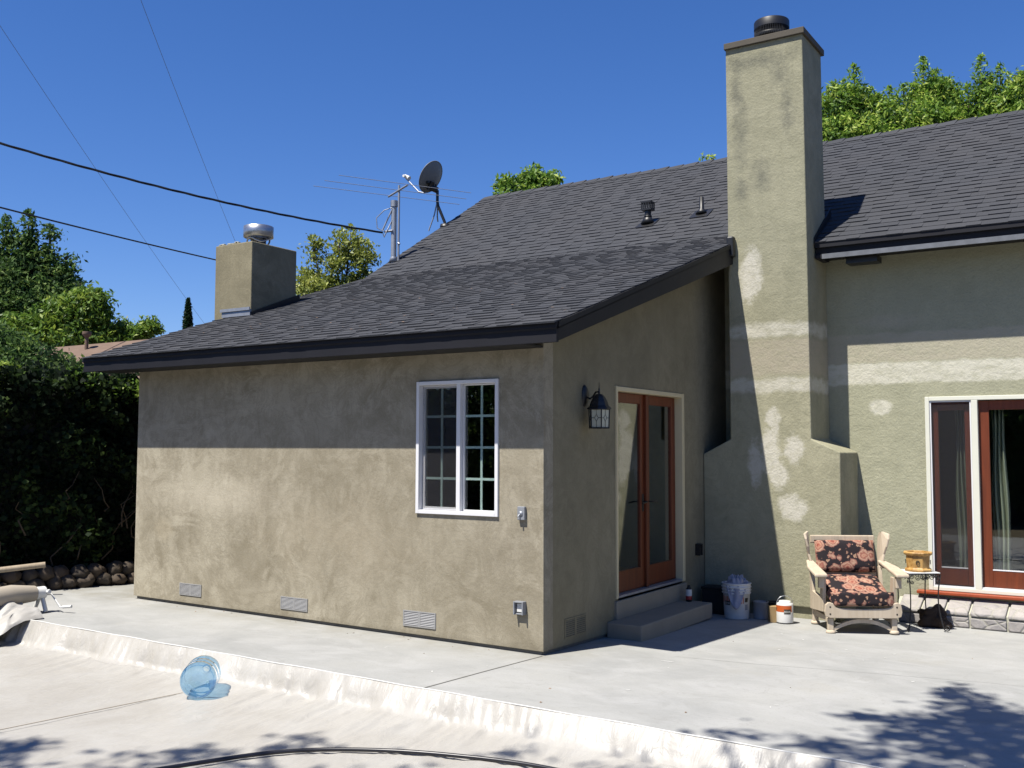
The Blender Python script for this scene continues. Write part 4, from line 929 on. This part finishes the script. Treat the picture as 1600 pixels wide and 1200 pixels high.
def can(x, y, rad, h, label, name='paint_can', lz=True, handle=True, neck=False, body='plastic_w', ang=-60):
    z = gz(x, y)+0.002
    t = thing(name, label, 'can', (x, y, z))
    b = B()
    if neck: b.lathe([(0, 0.003), (rad*0.98, 0.0), (rad, 0.006), (rad, h*0.86), (rad*0.97, h*0.885), (rad*0.7, h*0.93), (rad*0.7, h*0.99), (rad*0.66, h), (0, h)], 36)
    else: b.lathe([(0, 0.003), (rad, 0.0), (rad*1.02, 0.006), (rad, 0.01), (rad, h-0.012), (rad*1.03, h-0.01), (rad*1.03, h), (rad*0.9, h), (rad*.88, h-0.01), (0, h-0.01)], 36)
    b.make('can_body', M[body], t)
    if handle:
        b = B(); b.tube([(rad*1.0*math.cos(a)*math.cos(.6), rad*1.0*math.cos(a)*math.sin(.6), h*0.86+rad*0.95*math.sin(a)) for a in np.arange(0, 3.15, 0.157)], 0.0035, 6); b.make('bail_handle', M['galv'], t)
    return t
pc = can(1.075, 3.18, 0.088, 0.235, 'white gallon paint can with orange band standing in the sun', neck=True)
wrap(0.0886, 0.0886, 0.125, 0.192, -170, -20, 'label_band', M['orange'], pc)
wrap(0.0892, 0.0892, 0.105, 0.155, -78, -30, 'brand_plate', M['darklab'], pc)
ctext('BEHR', 0.030, 0.0896, -55, 0.119, pc, M['rope'])
wrap(0.0888, 0.0888, 0.140, 0.165, -150, -138, 'emblem', M['darklab'], pc)
wrap(0.0886, 0.0886, 0.004, 0.014, -180, 180, 'rim', M['black'], pc, 40)
can(0.765, 3.33, 0.082, 0.185, 'grey unlabelled paint can just right of the white bucket', handle=False, body='grey_paint')
can(0.885, 3.40, 0.082, 0.185, 'dark paint can behind the plywood block in shade', handle=False, body='crate')
b = B(); b.box(-0.045, 0.045, -0.04, 0.04, 0, 0.17); o = b.make('wood_block', M['ply'], bevel=0.003); o.location = (0.955, 3.16, gz(.95, 3.16)+.002); o.rotation_euler = (0, 0, R(35)); tag(o, 'upright tan wood block between the cans and the sunlit paint can', 'wood block')
b = B(); b.box(-0.15, 0.15, -0.10, 0.10, 0, 0.27); b.box(-0.16, 0.16, -0.11, 0.11, 0.27, 0.30); o = b.make('storage_box', M['crate'], bevel=0.008); o.location = (0.24, 3.40, gz(.2, 3.4)+.002); o.rotation_euler = (0, 0, R(2)); tag(o, 'black lidded storage box left of the white bucket in the dark corner', 'box')
t = thing('spray_can', 'small can with white and red label at the far end of the step', 'can', (0.13, 2.84, 0.1225)); b = B(); b.lathe([(0, 0), (0.033, 0), (0.033, 0.13), (0.02, 0.15), (0.015, 0.155), (0.015, 0.175), (0, 0.175)], 20); b.make('can_body', M['crate'], t)
wrap(0.0335, 0.0335, 0.06, 0.13, -180, 180, 'label', M['rope'], t, 30); wrap(0.0337, 0.0337, 0.02, 0.06, -180, 180, 'label_band', M['red'], t, 30)

# water jug
JL = (-1.73, -2.23); 
t = thing('water_jug', 'empty translucent blue five-gallon water jug lying on the cover', 'water jug', (JL[0], JL[1], TZ+0.14), 0)
b = B(); prof = [(0.0, 0.035), (0.05, 0.03), (0.09, 0.02), (0.11, 0.0), (0.128, 0.008), (0.137, 0.03), (0.137, 0.09), (0.130, 0.10), (0.130, 0.112), (0.137, 0.122), (0.137, 0.19), (0.129, 0.20), (0.129, 0.212), (0.137, 0.222), (0.137, 0.30), (0.130, 0.335), (0.10, 0.375), (0.05, 0.40), (0.03, 0.415), (0.028, 0.455), (0.033, 0.457), (0.033, 0.47), (0.026, 0.47)]
axd = Vector((-0.66, 0.75, 0.0)).normalized(); qm = axd.to_track_quat('Z', 'Y').to_matrix().to_4x4()
b.lathe(prof, 48, qm); b.make('bottle', M['jug'], t)
b = B(); b.tube([tuple(qm @ Vector((0.12*math.cos(a), 0.12*math.sin(a), 0.012))) for a in np.arange(0, 6.28, .2)], 0.0015, 5, closed=True)
for k in range(0):
    a = k*math.pi/3; b.tube([tuple(qm @ Vector((0.03*math.cos(a), 0.03*math.sin(a), 0.032))), tuple(qm @ Vector((0.11*math.cos(a), 0.11*math.sin(a), 0.006)))], 0.0025, 5)
b.make('base_rim', M['jug'], t)
# hose
hz = lambda x, y: (x, y, TZ+0.022)
hp = [(-0.75, -4.1), (-0.62, -3.75), (-0.48, -3.40), (-0.20, -2.89), (0.19, -2.57), (0.725, -2.347), (1.384, -2.23), (2.2, -2.35), (3.2, -3.0)]
def cr(P, n=10):
    out = []
    for i in range(len(P)-1):
        p = [Vector(P[max(0, i-1)]), Vector(P[i]), Vector(P[i+1]), Vector(P[min(len(P)-1, i+2)])]
        for k in range(n):
            t = k/n; out.append(0.5*((2*p[1])+(-p[0]+p[2])*t+(2*p[0]-5*p[1]+4*p[2]-p[3])*t*t+(-p[0]+3*p[1]-3*p[2]+p[3])*t**3))
    return out
b = B(); b.tube([hz(p.x, p.y) for p in cr([Vector(q) for q in hp])], 0.013, 10); o = b.make('garden_hose', M['rubber']); tag(o, 'thin black hose curving across the cream cover in the foreground', 'hose')

# pool-cover reel at left
t = thing('cover_reel', 'beige rolled pool cover on a white-ended reel at the patio edge', 'reel', (-5.33, -1.28, gz(-5.3, -1.28)))
b = B(); b.tube([(0, -0.05-0.25*k, 0.20+0.012*math.sin(k*2.1)) for k in range(14)], [0.08, 0.105]+[0.11+0.008*math.sin(k*1.7) for k in range(12)], 20); b.make('rolled_cover', M['beige'], t)
b = B(); b.tube([(0, -0.06, 0.20), (0, 0.06, 0.20)], 0.065, 16); b.tube([(0, 0.06, 0.20), (0, 0.12, 0.20)], 0.025, 10); b.tube([(0, .06, .2), (0.10, .06, .215)], 0.02, 8); b.make('hub', M['plastic_w'], t)
b = B(); b.tube([(0, 0.03, 0.2), (0.09, 0.03, 0.01)], 0.022, 8); b.tube([(0, 0.03, 0.2), (-0.12, 0.03, 0.01)], 0.022, 8); b.make('stand', M['plastic_w'], t)
b = B(); b.tube([(0.06, 0.10, 0.19), (0.17, 0.14, 0.05), (0.26, 0.17, 0.06)], 0.009, 8); b.tube([(0.20, 0.15, 0.055), (0.30, 0.18, 0.065)], 0.016, 8); b.make('crank', M['plastic_w'], t)
# crumpled sheet by the reel
b = B()
def crump(u, v):
    x = -5.85+0.95*u; y = -1.50-0.75*v; n1 = mn.noise(Vector((x*5, y*5, 2))); n2 = mn.noise(Vector((x*13, y*9, 7)))
    base = gz(x, -1.5) + (TZ-gz(x, -1.5))*min(1, max(0, (v-0.25)*1.8)); hump = math.sin(math.pi*u)**0.5
    return (x+0.05*n2, y+0.05*n1, base+0.012+hump*(0.10+0.09*n1+0.05*abs(math.sin(x*16+3*n1)))*(1-0.45*v))
b.grid(crump, 60, 50); o = b.make('canvas_sheet', M['cover']); tag(o, 'bunched cream canvas sheet heaped at the patio edge below the reel', 'sheet')
b = B(); b.tube([(-7.15, -1.4, 0.30), (-6.45, -0.50, 0.41)], [0.035, 0.032], 8); o = b.make('wooden_pole', M['greywood']); tag(o, 'weathered wooden pole leaning over the stone border in front of the hedge', 'pole')

# ------------------------------------------------------------------ stone border and hedge
BD = thing('stone_border', 'low border of rounded brown stones in shade at the foot of the hedge', 'stone border', (-6.6, 0.5, gz(-6.6, 0.5)))
rg = random.Random(21)
i = 0
for row, (zz, off) in enumerate(((0.07, 0), (0.19, 0.09))):
    y = -3.2
    while y < 3.4:
        w_ = rg.uniform(0.15, 0.24)
        xb = -6.83 + 0.15*y*0.9*0 + (0.32 if y > 0 else 0.32*(1+y/3.2))*0 + 0.16*min(1, max(-1.2, y/0.9))
        rock(xb+6.6+off*-0.6, y-0.5, zz+rg.uniform(-.01, .02)+0.0, rg.uniform(.09, .12), w_*0.55, rg.uniform(0.085, 0.11), rg.uniform(0, 50), M['river'], 'stone', 14, 0.35, BD); y += w_; i += 1

def leaves(name, C_, size, mat, parent=None, tone=None, asp=0.42, flat=0.0):
    n = len(C_); C_ = np.asarray(C_, dtype=np.float64)
    d = rng.normal(size=(n, 3)); d[:, 2] -= flat; d /= np.linalg.norm(d, axis=1)[:, None]
    e = rng.normal(size=(n, 3)); e -= (e*d).sum(1)[:, None]*d; e /= np.linalg.norm(e, axis=1)[:, None]
    s_ = size*rng.uniform(0.6, 1.25, n)[:, None]
    v = np.empty((n, 4, 3)); nn = np.cross(d, e)
    v[:, 0] = C_-d*s_*0.5; v[:, 1] = C_+e*s_*asp*0.5+nn*s_*.08; v[:, 2] = C_+d*s_*0.5; v[:, 3] = C_-e*s_*asp*0.5+nn*s_*.08
    me = bpy.data.meshes.new(name); me.vertices.add(4*n); me.vertices.foreach_set('co', v.ravel())
    me.loops.add(4*n); me.loops.foreach_set('vertex_index', np.arange(4*n, dtype=np.int32)); me.polygons.add(n)
    me.polygons.foreach_set('loop_start', np.arange(0, 4*n, 4, dtype=np.int32)); me.polygons.foreach_set('loop_total', np.full(n, 4, dtype=np.int32))
    me.materials.append(mat); a = me.attributes.new('tone', 'FLOAT', 'FACE')
    tn = np.clip((tone if tone is not None else 0.5)+rng.normal(0, 0.18, n), 0, 1); a.data.foreach_set('value', tn)
    me.update(); me.validate(); o = bpy.data.objects.new(name, me); COL.objects.link(o)
    if parent: o.parent = parent
    return o
def clumps(blobs, nclump, per, sig, shell=0.55):
    """blobs: (x,y,z,rx,ry,rz)"""
    w_ = np.array([bb[3]*bb[4]+bb[4]*bb[5]+bb[3]*bb[5] for bb in blobs]); w_ = w_/w_.sum(); out = []; tn = []
    idx = rng.choice(len(blobs), nclump, p=w_)
    for i_ in idx:
        bb = blobs[i_]; d = rng.normal(size=3); d /= np.linalg.norm(d); r_ = rng.uniform(shell, 1.06)**0.8
        c_ = np.array(bb[:3])+d*np.array(bb[3:6])*r_
        s_ = sig*rng.uniform(0.5, 1.4); k = int(per*rng.uniform(0.4, 1.6))
        out.append(c_+np.clip(rng.normal(size=(k, 3)), -1.7, 1.7)*s_*np.array([1, 1, 0.8])); tn.append(np.full(k, rng.choice([0.12, 0.3, 0.5, 0.7, 0.9])))
    return np.concatenate(out), np.concatenate(tn)
def tree(name, label, cat, base, trunk_r, crown_blobs, nclump, per, sig, size, mat, shoots=(), group=None, forkz=None, asp=0.42):
    t = thing(name, label, cat, base, 0, group); bx, by, bz = base
    bl = [(q[0]-bx, q[1]-by, q[2]-bz, *q[3:]) for q in crown_blobs]
    cz_ = np.mean([q[2] for q in bl]); fz = forkz or cz_*0.45
    b = B(); b.tube([(0, 0, -0.2), (0.03, 0.02, fz*0.5), (0, 0, fz)], [trunk_r*1.3, trunk_r, trunk_r*0.85], 10)
    for q in bl:
        mid = ((q[0])*0.45, q[1]*0.45, fz+(q[2]-fz)*0.55)
        b.tube([(0, 0, fz*0.95), mid, (q[0], q[1], q[2])], [trunk_r*0.6, trunk_r*0.35, trunk_r*0.12], 6)
        for k in range(5):
            d = Vector(rng.normal(size=3)); d.normalize(); d.z = abs(d.z)
            b.tube([(q[0], q[1], q[2]), (q[0]+d.x*q[3]*.8, q[1]+d.y*q[4]*.8, q[2]+d.z*q[5]*.8)], [trunk_r*0.15, trunk_r*0.05], 5)
    C_, tn = clumps(bl, nclump, per, sig)
    for (sx_, sy_, sz_, hh) in shoots:
        k = int(hh*260); tt = rng.uniform(0, 1, k)**1.1; wv = 0.15*(1-tt)+0.035
        pts = np.stack([sx_-bx+np.clip(rng.normal(size=k), -1.8, 1.8)*wv, sy_-by+np.clip(rng.normal(size=k), -1.8, 1.8)*wv, sz_-bz+tt*hh], 1); C_ = np.concatenate([C_, pts]); tn = np.concatenate([tn, np.full(k, .6)])
        b.tube([(sx_-bx, sy_-by, sz_-bz-.3), (sx_-bx, sy_-by, sz_-bz+hh*.95)], [0.02, 0.005], 5)
    b.make('trunk', M['bark'], t)
    leaves('crown', C_, size, mat, t, tn, asp); return t

# ivy hedge
HG = thing('hedge', 'tall dark ivy-like hedge in deep shade left of the house', 'hedge', (-7.4, 0.5, 0))
b = B()
def hx(y): return -7.02+0.16*min(1, max(-1.2, y/0.9))
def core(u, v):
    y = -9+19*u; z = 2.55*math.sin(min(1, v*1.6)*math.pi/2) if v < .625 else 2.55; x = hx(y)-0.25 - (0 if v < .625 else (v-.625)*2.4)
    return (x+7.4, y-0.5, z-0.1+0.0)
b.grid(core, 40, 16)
b.make('dark_core', M['crate'], HG)  # solid near-black sheet, its colour stands in for the shaded hedge inside
n = 52000
yy = rng.uniform(-5.5, 4.5, n); zz = rng.uniform(0.12, 2.75, n); face = rng.uniform(0, 1, n) < 0.75
bumpx = np.array([mn.noise(Vector((y*1.3, z*1.5, 0)))*0.25+mn.noise(Vector((y*4, z*4, 3)))*.12 for y, z in zip(yy, zz)])
hxx = np.array([hx(y) for y in yy])
X = np.where(face, hxx-0.12+bumpx+rng.normal(0, 0.06, n), hxx-0.15-rng.uniform(0, 1.2, n))
Z = np.where(face, zz, 2.58+rng.normal(0, 0.12, n)+bumpx*1.2)
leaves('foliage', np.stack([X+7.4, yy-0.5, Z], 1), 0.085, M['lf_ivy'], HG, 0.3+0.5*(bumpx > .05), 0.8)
rg = random.Random(8)
for i in range(26):
    b = B(); y = rg.uniform(-2.5, 1.5); z = rg.uniform(0.3, 1.1); x = hx(y)+0.03; p = [(x+7.4, y-.5, z)]
    for k in range(4): y += rg.uniform(-.12, .18); z += rg.uniform(0.02, 0.2); p.append((x+rg.uniform(-.05, .05)+7.4, y-.5, z))
    b.tube(p, [0.012, 0.01, 0.008, 0.006, 0.004], 5); b.make('twig', M['bark'], HG)
# sunlit shrub poking above the hedge
tree('shrub', 'sunlit green shrub growing just over the hedge top beside the wing', 'shrub', (-7.6, 1.6, 0), 0.04, [(-7.0, 0.95, 2.50, .16, .26, .12), (-7.25, 0.35, 2.62, .2, .3, .12), (-7.5, -.5, 2.66, .3, .4, .12)], 100, 40, 0.06, 0.08, M['lf_light'])
# trees on the left
def at(px, py, D):      # a point seen in direction (px,py) of the 1600x1200 view, D metres deep: used once, when placing far things
    d = Fw*1574.11 + rr*(px-800) - uu*(py-600); return Vector((4.511, -7.489, 1.76)) + d*(D/1574.11)
def blob(px, py, D, r, rz=None): p = at(px, py, D); return (p.x, p.y, p.z, r, r, rz or r)
p = at(30, 560, 31)
def cone(px, py, D, w, h):     # a pointed bough: three stacked blobs, tip at (px,py)
    k = D/1574.11
    return [blob(px, py+h*0.22/k, D, w*0.38, h*0.26), blob(px-2, py+h*0.50/k, D, w*0.7, h*0.3), blob(px+3, py+h*0.8/k, D, w, h*0.32)]
bl = cone(45, 345, 31, .42, 1.9)+cone(10, 352, 31, .45, 1.9)+cone(78, 362, 31, .42, 1.8)+cone(104, 398, 31, .38, 1.5)+cone(125, 440, 30.5, .35, 1.4)+cone(-30, 350, 31, .5, 2.0)+[blob(30, 470, 31, 1.3, 1.2), blob(80, 480, 31, 1.0, 1.0), blob(-40, 480, 31, 1.6, 1.4), blob(20, 530, 31, 1.8, 1.2), blob(110, 520, 31, .7, .9), blob(-80, 420, 32, 1.2, 1.4)]
tree('broadleaf_tree', 'tall dark green tree with pointed boughs at the far left', 'tree', (p.x, p.y, 0), 0.24, bl, 1500, 42, 0.17, 0.17, M['lf_dark'], shoots=[(*at(45, 352, 31), .5), (*at(10, 358, 31), .45), (*at(78, 368, 31), .35)], forkz=3.0)
p = at(110, 560, 28.5)
tree('broadleaf_tree', 'light green leafy tree in front of the dark one, behind the brown roof', 'tree', (p.x, p.y, 0), 0.14,
     [blob(105, 500, 28.5, .75, .55), blob(75, 525, 28.5, .8, .6), blob(140, 495, 28.5, .4, .65), blob(120, 535, 28.5, .9, .5), blob(35, 525, 28, .8, .5), blob(0, 540, 28, 1.0, .6), blob(160, 530, 28.5, .35, .4), blob(153, 470, 28.5, .18, .28), blob(120, 470, 28.5, .3, .25)],
     1000, 40, 0.15, 0.17, M['lf_light'], shoots=[(*at(155, 470, 28.5), .35), (*at(170, 500, 28.5), .25), (*at(125, 465, 28.5), .25)])
p = at(40, 560, 18)
tree('broadleaf_tree', 'mid green bushy treetop just above the hedge at the left edge', 'tree', (p.x, p.y, 0), 0.10,
     [blob(10, 555, 18, .55, .42), blob(55, 560, 18, .45, .25), blob(-40, 540, 18, .6, .5), blob(100, 572, 17.5, .4, .16), blob(30, 590, 18, .9, .4)], 420, 40, 0.10, 0.11, M['lf_dark'])
p = at(220, 560, 29)
tree('broadleaf_tree', 'small green treetop just above the ridge of the brown roof', 'tree', (p.x, p.y, 0), 0.08,
     [blob(235, 514, 29, .27, .2), blob(212, 524, 29, .35, .22), blob(188, 520, 29, .25, .3), blob(165, 535, 29, .5, .3)], 190, 36, 0.11, 0.15, M['lf_light'])
p = at(530, 480, 22)
tree('broadleaf_tree', 'olive green airy tree between the short chimney and the aerial', 'tree', (p.x, p.y, 0), 0.12,
     [blob(545, 388, 22, .36, .32), blob(535, 420, 22, .42, .42), blob(492, 395, 22, .14, .3), blob(480, 440, 22, .28, .28), blob(572, 410, 22, .26, .35), blob(500, 460, 22, .7, .4), blob(560, 455, 22, .5, .4), blob(600, 470, 22, .5, .4)],
     330, 30, 0.10, 0.11, M['lf_yellow'], shoots=[(*at(490, 388, 22), .3), (*at(548, 368, 22), .25), (*at(530, 372, 22), .2), (*at(575, 390, 22), .2)])
p = at(830, 320, 24)
tree('broadleaf_tree', 'green treetop peeping over the roof ridge left of the tall chimney', 'tree', (p.x, p.y, 0), 0.12,
     [blob(830, 285, 24, .35, .25), blob(795, 292, 24, .3, .15), blob(860, 285, 24, .22, .15), blob(825, 330, 24, .9, .5)], 330, 36, 0.10, 0.13, M['lf_bright'], shoots=[(*at(835, 268, 24), .2), (*at(865, 275, 24), .15)])
p = at(1108, 300, 22)
tree('young_tree', 'single leafy twig showing above the ridge beside the tall chimney', 'tree', (p.x, p.y, 0), 0.05,
     [blob(1106, 244, 22, .13, .05), blob(1110, 280, 22, .3, .3)], 26, 12, 0.06, 0.11, M['lf_bright'])
# right trees
for (lab, px0, bl, sh) in (
    ('bright green tree immediately right of the tall chimney top', 1340, [blob(1330, 165, 23, .38, .42), blob(1303, 190, 23, .4, .5), blob(1372, 182, 23, .42, .42), blob(1340, 225, 23, 1.1, .6), blob(1395, 205, 23, .4, .5), blob(1300, 150, 23, .16, .2)], [(*at(1335, 142, 23), .62), (*at(1303, 160, 23), .5), (*at(1390, 165, 23), .45), (*at(1318, 150, 23), .4), (*at(1358, 165, 23), .45), (*at(1372, 168, 23), .35)]),
    ('bright green tree with the tallest shoot, middle of the row behind the ridge', 1450, [blob(1428, 178, 24, .42, .5), blob(1458, 155, 24, .42, .5), blob(1485, 165, 24, .36, .4), blob(1450, 205, 24, 1.1, .6), blob(1500, 190, 24, .4, .45)], [(*at(1443, 135, 24), .75), (*at(1463, 130, 24), .35), (*at(1412, 165, 24), .55), (*at(1480, 150, 24), .45), (*at(1428, 155, 24), .4)]),
    ('bright green tree at the right end of the row behind the ridge', 1570, [blob(1556, 155, 23, .42, .5), blob(1592, 165, 23, .5, .6), blob(1535, 175, 23, .36, .5), blob(1640, 150, 23, .8, .8), blob(1580, 205, 23, 1.0, .6)], [(*at(1533, 138, 23), .8), (*at(1563, 130, 23), .45), (*at(1595, 145, 23), .5), (*at(1513, 160, 23), .45), (*at(1548, 140, 23), .4)])):
    p = at(px0, 260, 23.5); tree('broadleaf_tree', lab, 'tree', (p.x, p.y, 0), 0.15, bl, 560, 38, 0.12, 0.14, M['lf_bright'], shoots=sh, asp=0.32)
# cypress
p = at(293, 520, 42); t = thing('cypress', 'distant thin dark cypress left of the short chimney', 'tree', (p.x, p.y, 0)); zt = at(293, 466, 42).z
b = B(); b.tube([(0, 0, 0), (0, 0, 2)], 0.12, 8); b.make('trunk', M['bark'], t)
k = 9000; tt = rng.uniform(0.12, 1, k); rad = 0.62*np.clip(1-tt, 0, 1)**0.62*np.sqrt(rng.uniform(0.3, 1, k)); an = rng.uniform(0, 6.28, k)
leaves('crown', np.stack([rad*np.cos(an), rad*np.sin(an), tt*zt], 1), 0.2, M['lf_cyp'], t, 0.4)

# neighbour's house
pr0, pr1 = at(40, 549, 25), at(290, 524, 25)
NH = thing('neighbour_house', "neighbour's low house with brown shingled roof beyond the hedge", 'house', (pr0.x, pr0.y, 0))
zt = (pr0.z+pr1.z)/2; dr = Vector((pr1.x-pr0.x, pr1.y-pr0.y, 0)); dn = dr.normalized(); nn_ = Vector((dn.y, -dn.x, 0))
A0 = -dn*6; A1 = dr+dn*0.5
z0_, z1_ = pr0.z-0.5, pr1.z+0.03
b = B(); 
e0, e1 = A0+nn_*4.5, A1+nn_*4.5; f0, f1 = A0-nn_*4.5, A1-nn_*4.5
b.add([(A0.x, A0.y, z0_), (A1.x, A1.y, z1_), (e1.x, e1.y, z1_-1.9), (e0.x, e0.y, z0_-1.9), (f1.x, f1.y, z1_-1.9), (f0.x, f0.y, z0_-1.9)], [(0, 3, 2, 1), (0, 1, 4, 5), (0, 5, 3), (1, 2, 4), (2, 3, 5, 4)]); b.make('roof', M['nroof'], NH)
b = B(); w0, w1 = A0+dn*.4+nn_*4, A1-dn*.4+nn_*4; b.prism([(w0.x, w0.y, -.1), (w1.x, w1.y, -.1), (w1.x, w1.y, z1_-1.95), (w0.x, w0.y, z0_-1.9)], tuple(-nn_*8)); b.make('wall', M['side'], NH)
pp = at(135, 545, 24.6)-Vector((pr0.x, pr0.y, 0)); b = B(); b.tube([(pp.x, pp.y, pp.z-.3), (pp.x, pp.y, pp.z+.28)], 0.045, 10); b.tube([(pp.x, pp.y, pp.z+.27), (pp.x, pp.y, pp.z+.34), (pp.x, pp.y, pp.z+.36), (pp.x, pp.y, pp.z+.42)], [0.05, 0.10, 0.11, 0.10], 12); b.make('vent_pipe', M['nroof'], NH)

# trees behind the viewer: the window mirrors them, one shades the foreground
for (x, y, h, lab) in ((-9.5, -15, 5.2, 'dark tree across the pool, furthest left behind the viewer'), (-3.5, -18, 5.0, 'dark tree across the pool, straight behind the viewer'), (-15, -9, 5.0, 'dark tree beyond the pool end, left of the viewer')):
    tree('broadleaf_tree', lab, 'tree', (x, y, 0), 0.2, [(x, y, h-1.2, 2.4, 2.4, 1.3), (x+1.6, y-.6, h-2.6, 2.2, 2.2, 1.8), (x-1.6, y+.5, h-2.6, 2.2, 2.2, 1.8)], 600, 30, 0.25, 0.22, M['lf_dark'])
b = B(); HB = thing('hedge', 'long dark hedge added behind the viewer to block low sky and fill the window reflection', 'hedge', (-2, -17, 0))  # hedge added to cut low sky light and close bright gaps in the reflection
b.box(-20, 22, -0.7, 0.2, -0.4, 3.0); b.make('dark_core', M['crate'], HB)  # plain black box as the shaded inside of this hedge
nn2 = 26000; xx = rng.uniform(-20, 22, nn2); z2 = rng.uniform(0, 3.3, nn2); bb2 = np.array([mn.noise(Vector((x*.7, z*.8, 2))) for x, z in zip(xx, z2)])
leaves('foliage', np.stack([xx, 0.35+bb2*0.35+rng.normal(0, .08, nn2), z2+bb2*.3], 1), 0.26, M['lf_dark'], HB, 0.4, 0.7)
# shading tree: boughs and leaves laid out from where their shadows should land
SH = thing('shade_tree', 'tree beside the viewer whose boughs shade the foreground', 'tree', (3.6, -11.6, 0)); HZ = 8.5
def crown_at(gx, gy, z=HZ): return np.array([gx-0.16*z, gy-0.51*z, z])
sp = [(3.15, 0.80, .07, .10, 60), (3.22, .62, .12, .08, 80), (3.35, 0.35, .16, .10, 150), (3.45, 0.1, .22, .12, 260), (3.75, -0.02, .25, .10, 260), (2.73, -0.50, .07, .04, 50), (2.9, -.45, .07, .03, 30), (3.15, -.42, .14, .05, 110), (3.4, -.25, .25, .10, 240),
      (3.5, -.6, .35, .14, 420), (3.95, -.55, .35, .2, 500), (3.1, -.85, .14, .06, 90), (3.5, -1.05, .35, .12, 360), (4.1, -1.2, .5, .25, 700), (2.72, -1.28, .14, .04, 60), (2.2, -1.45, .12, .03, 40), (3.0, -1.4, .3, .06, 140), (3.4, -1.8, .5, .2, 400),
      (2.6, -2.4, .7, .3, 500), (1.7, -3.1, .5, .25, 300), (0.95, -2.15, .06, .05, 26), (0.9, -2.9, .25, .10, 60), (-.28, -2.62, .16, .025, 44), (-.30, -2.85, .07, .06, 36), (-.30, -3.35, .35, .08, 130), (-.72, -3.22, .12, .07, 60), (-.62, -3.65, .25, .08, 120), (-1.75, -3.68, .10, .05, 60), (-1.85, -3.95, .25, .10, 200), (-1.2, -4.5, .6, .3, 500), (0.6, -4.2, .9, .5, 800), (2.8, -4.3, 1.2, .8, 1200)]
cs = []; tn = []
for (gx, gy, sx_, sy_, k) in sp:
    k = int(k*0.62)
    c_ = crown_at(gx, gy); cs.append(c_+rng.normal(size=(k, 3))*np.array([sx_, sy_*1.1, 0.12])); tn.append(np.full(k, .5))
C_ = np.concatenate(cs); leaves('crown', C_-np.array([3.6, -11.6, 0]), 0.17, M['lf_light'], SH, 0.5, 0.42)
b = B(); b.tube([(0, 0, -0.4), (0, 0.1, 3.0), (-.1, .3, 6.5)], [0.22, 0.18, 0.14], 10)
def bough(pts, r0):
    q = [(-.1, .3, 6.4)]+[tuple(crown_at(*g)-np.array([3.6, -11.6, 0.05])) for g in pts]; b.tube(q, [r0*(1-i/(len(q)))+0.004 for i in range(len(q))], 6)
bough([(3.6, -3), (3.8, -1.2), (3.5, -.2), (3.3, .4), (3.15, .8)], .07); bough([(3.6, -3), (3.7, -1.0), (3.3, -.45), (2.72, -.48)], .05); bough([(3.2, -3.2), (2.6, -2.2), (2.2, -1.45)], .04); bough([(2.4, -4), (0.6, -3.6), (-.4, -2.9), (-.35, -2.4)], .06); bough([(2.4, -4.2), (0.2, -4.2), (-1.2, -4.1), (-1.9, -3.5)], .06)
b.make('trunk', M['bark'], SH)
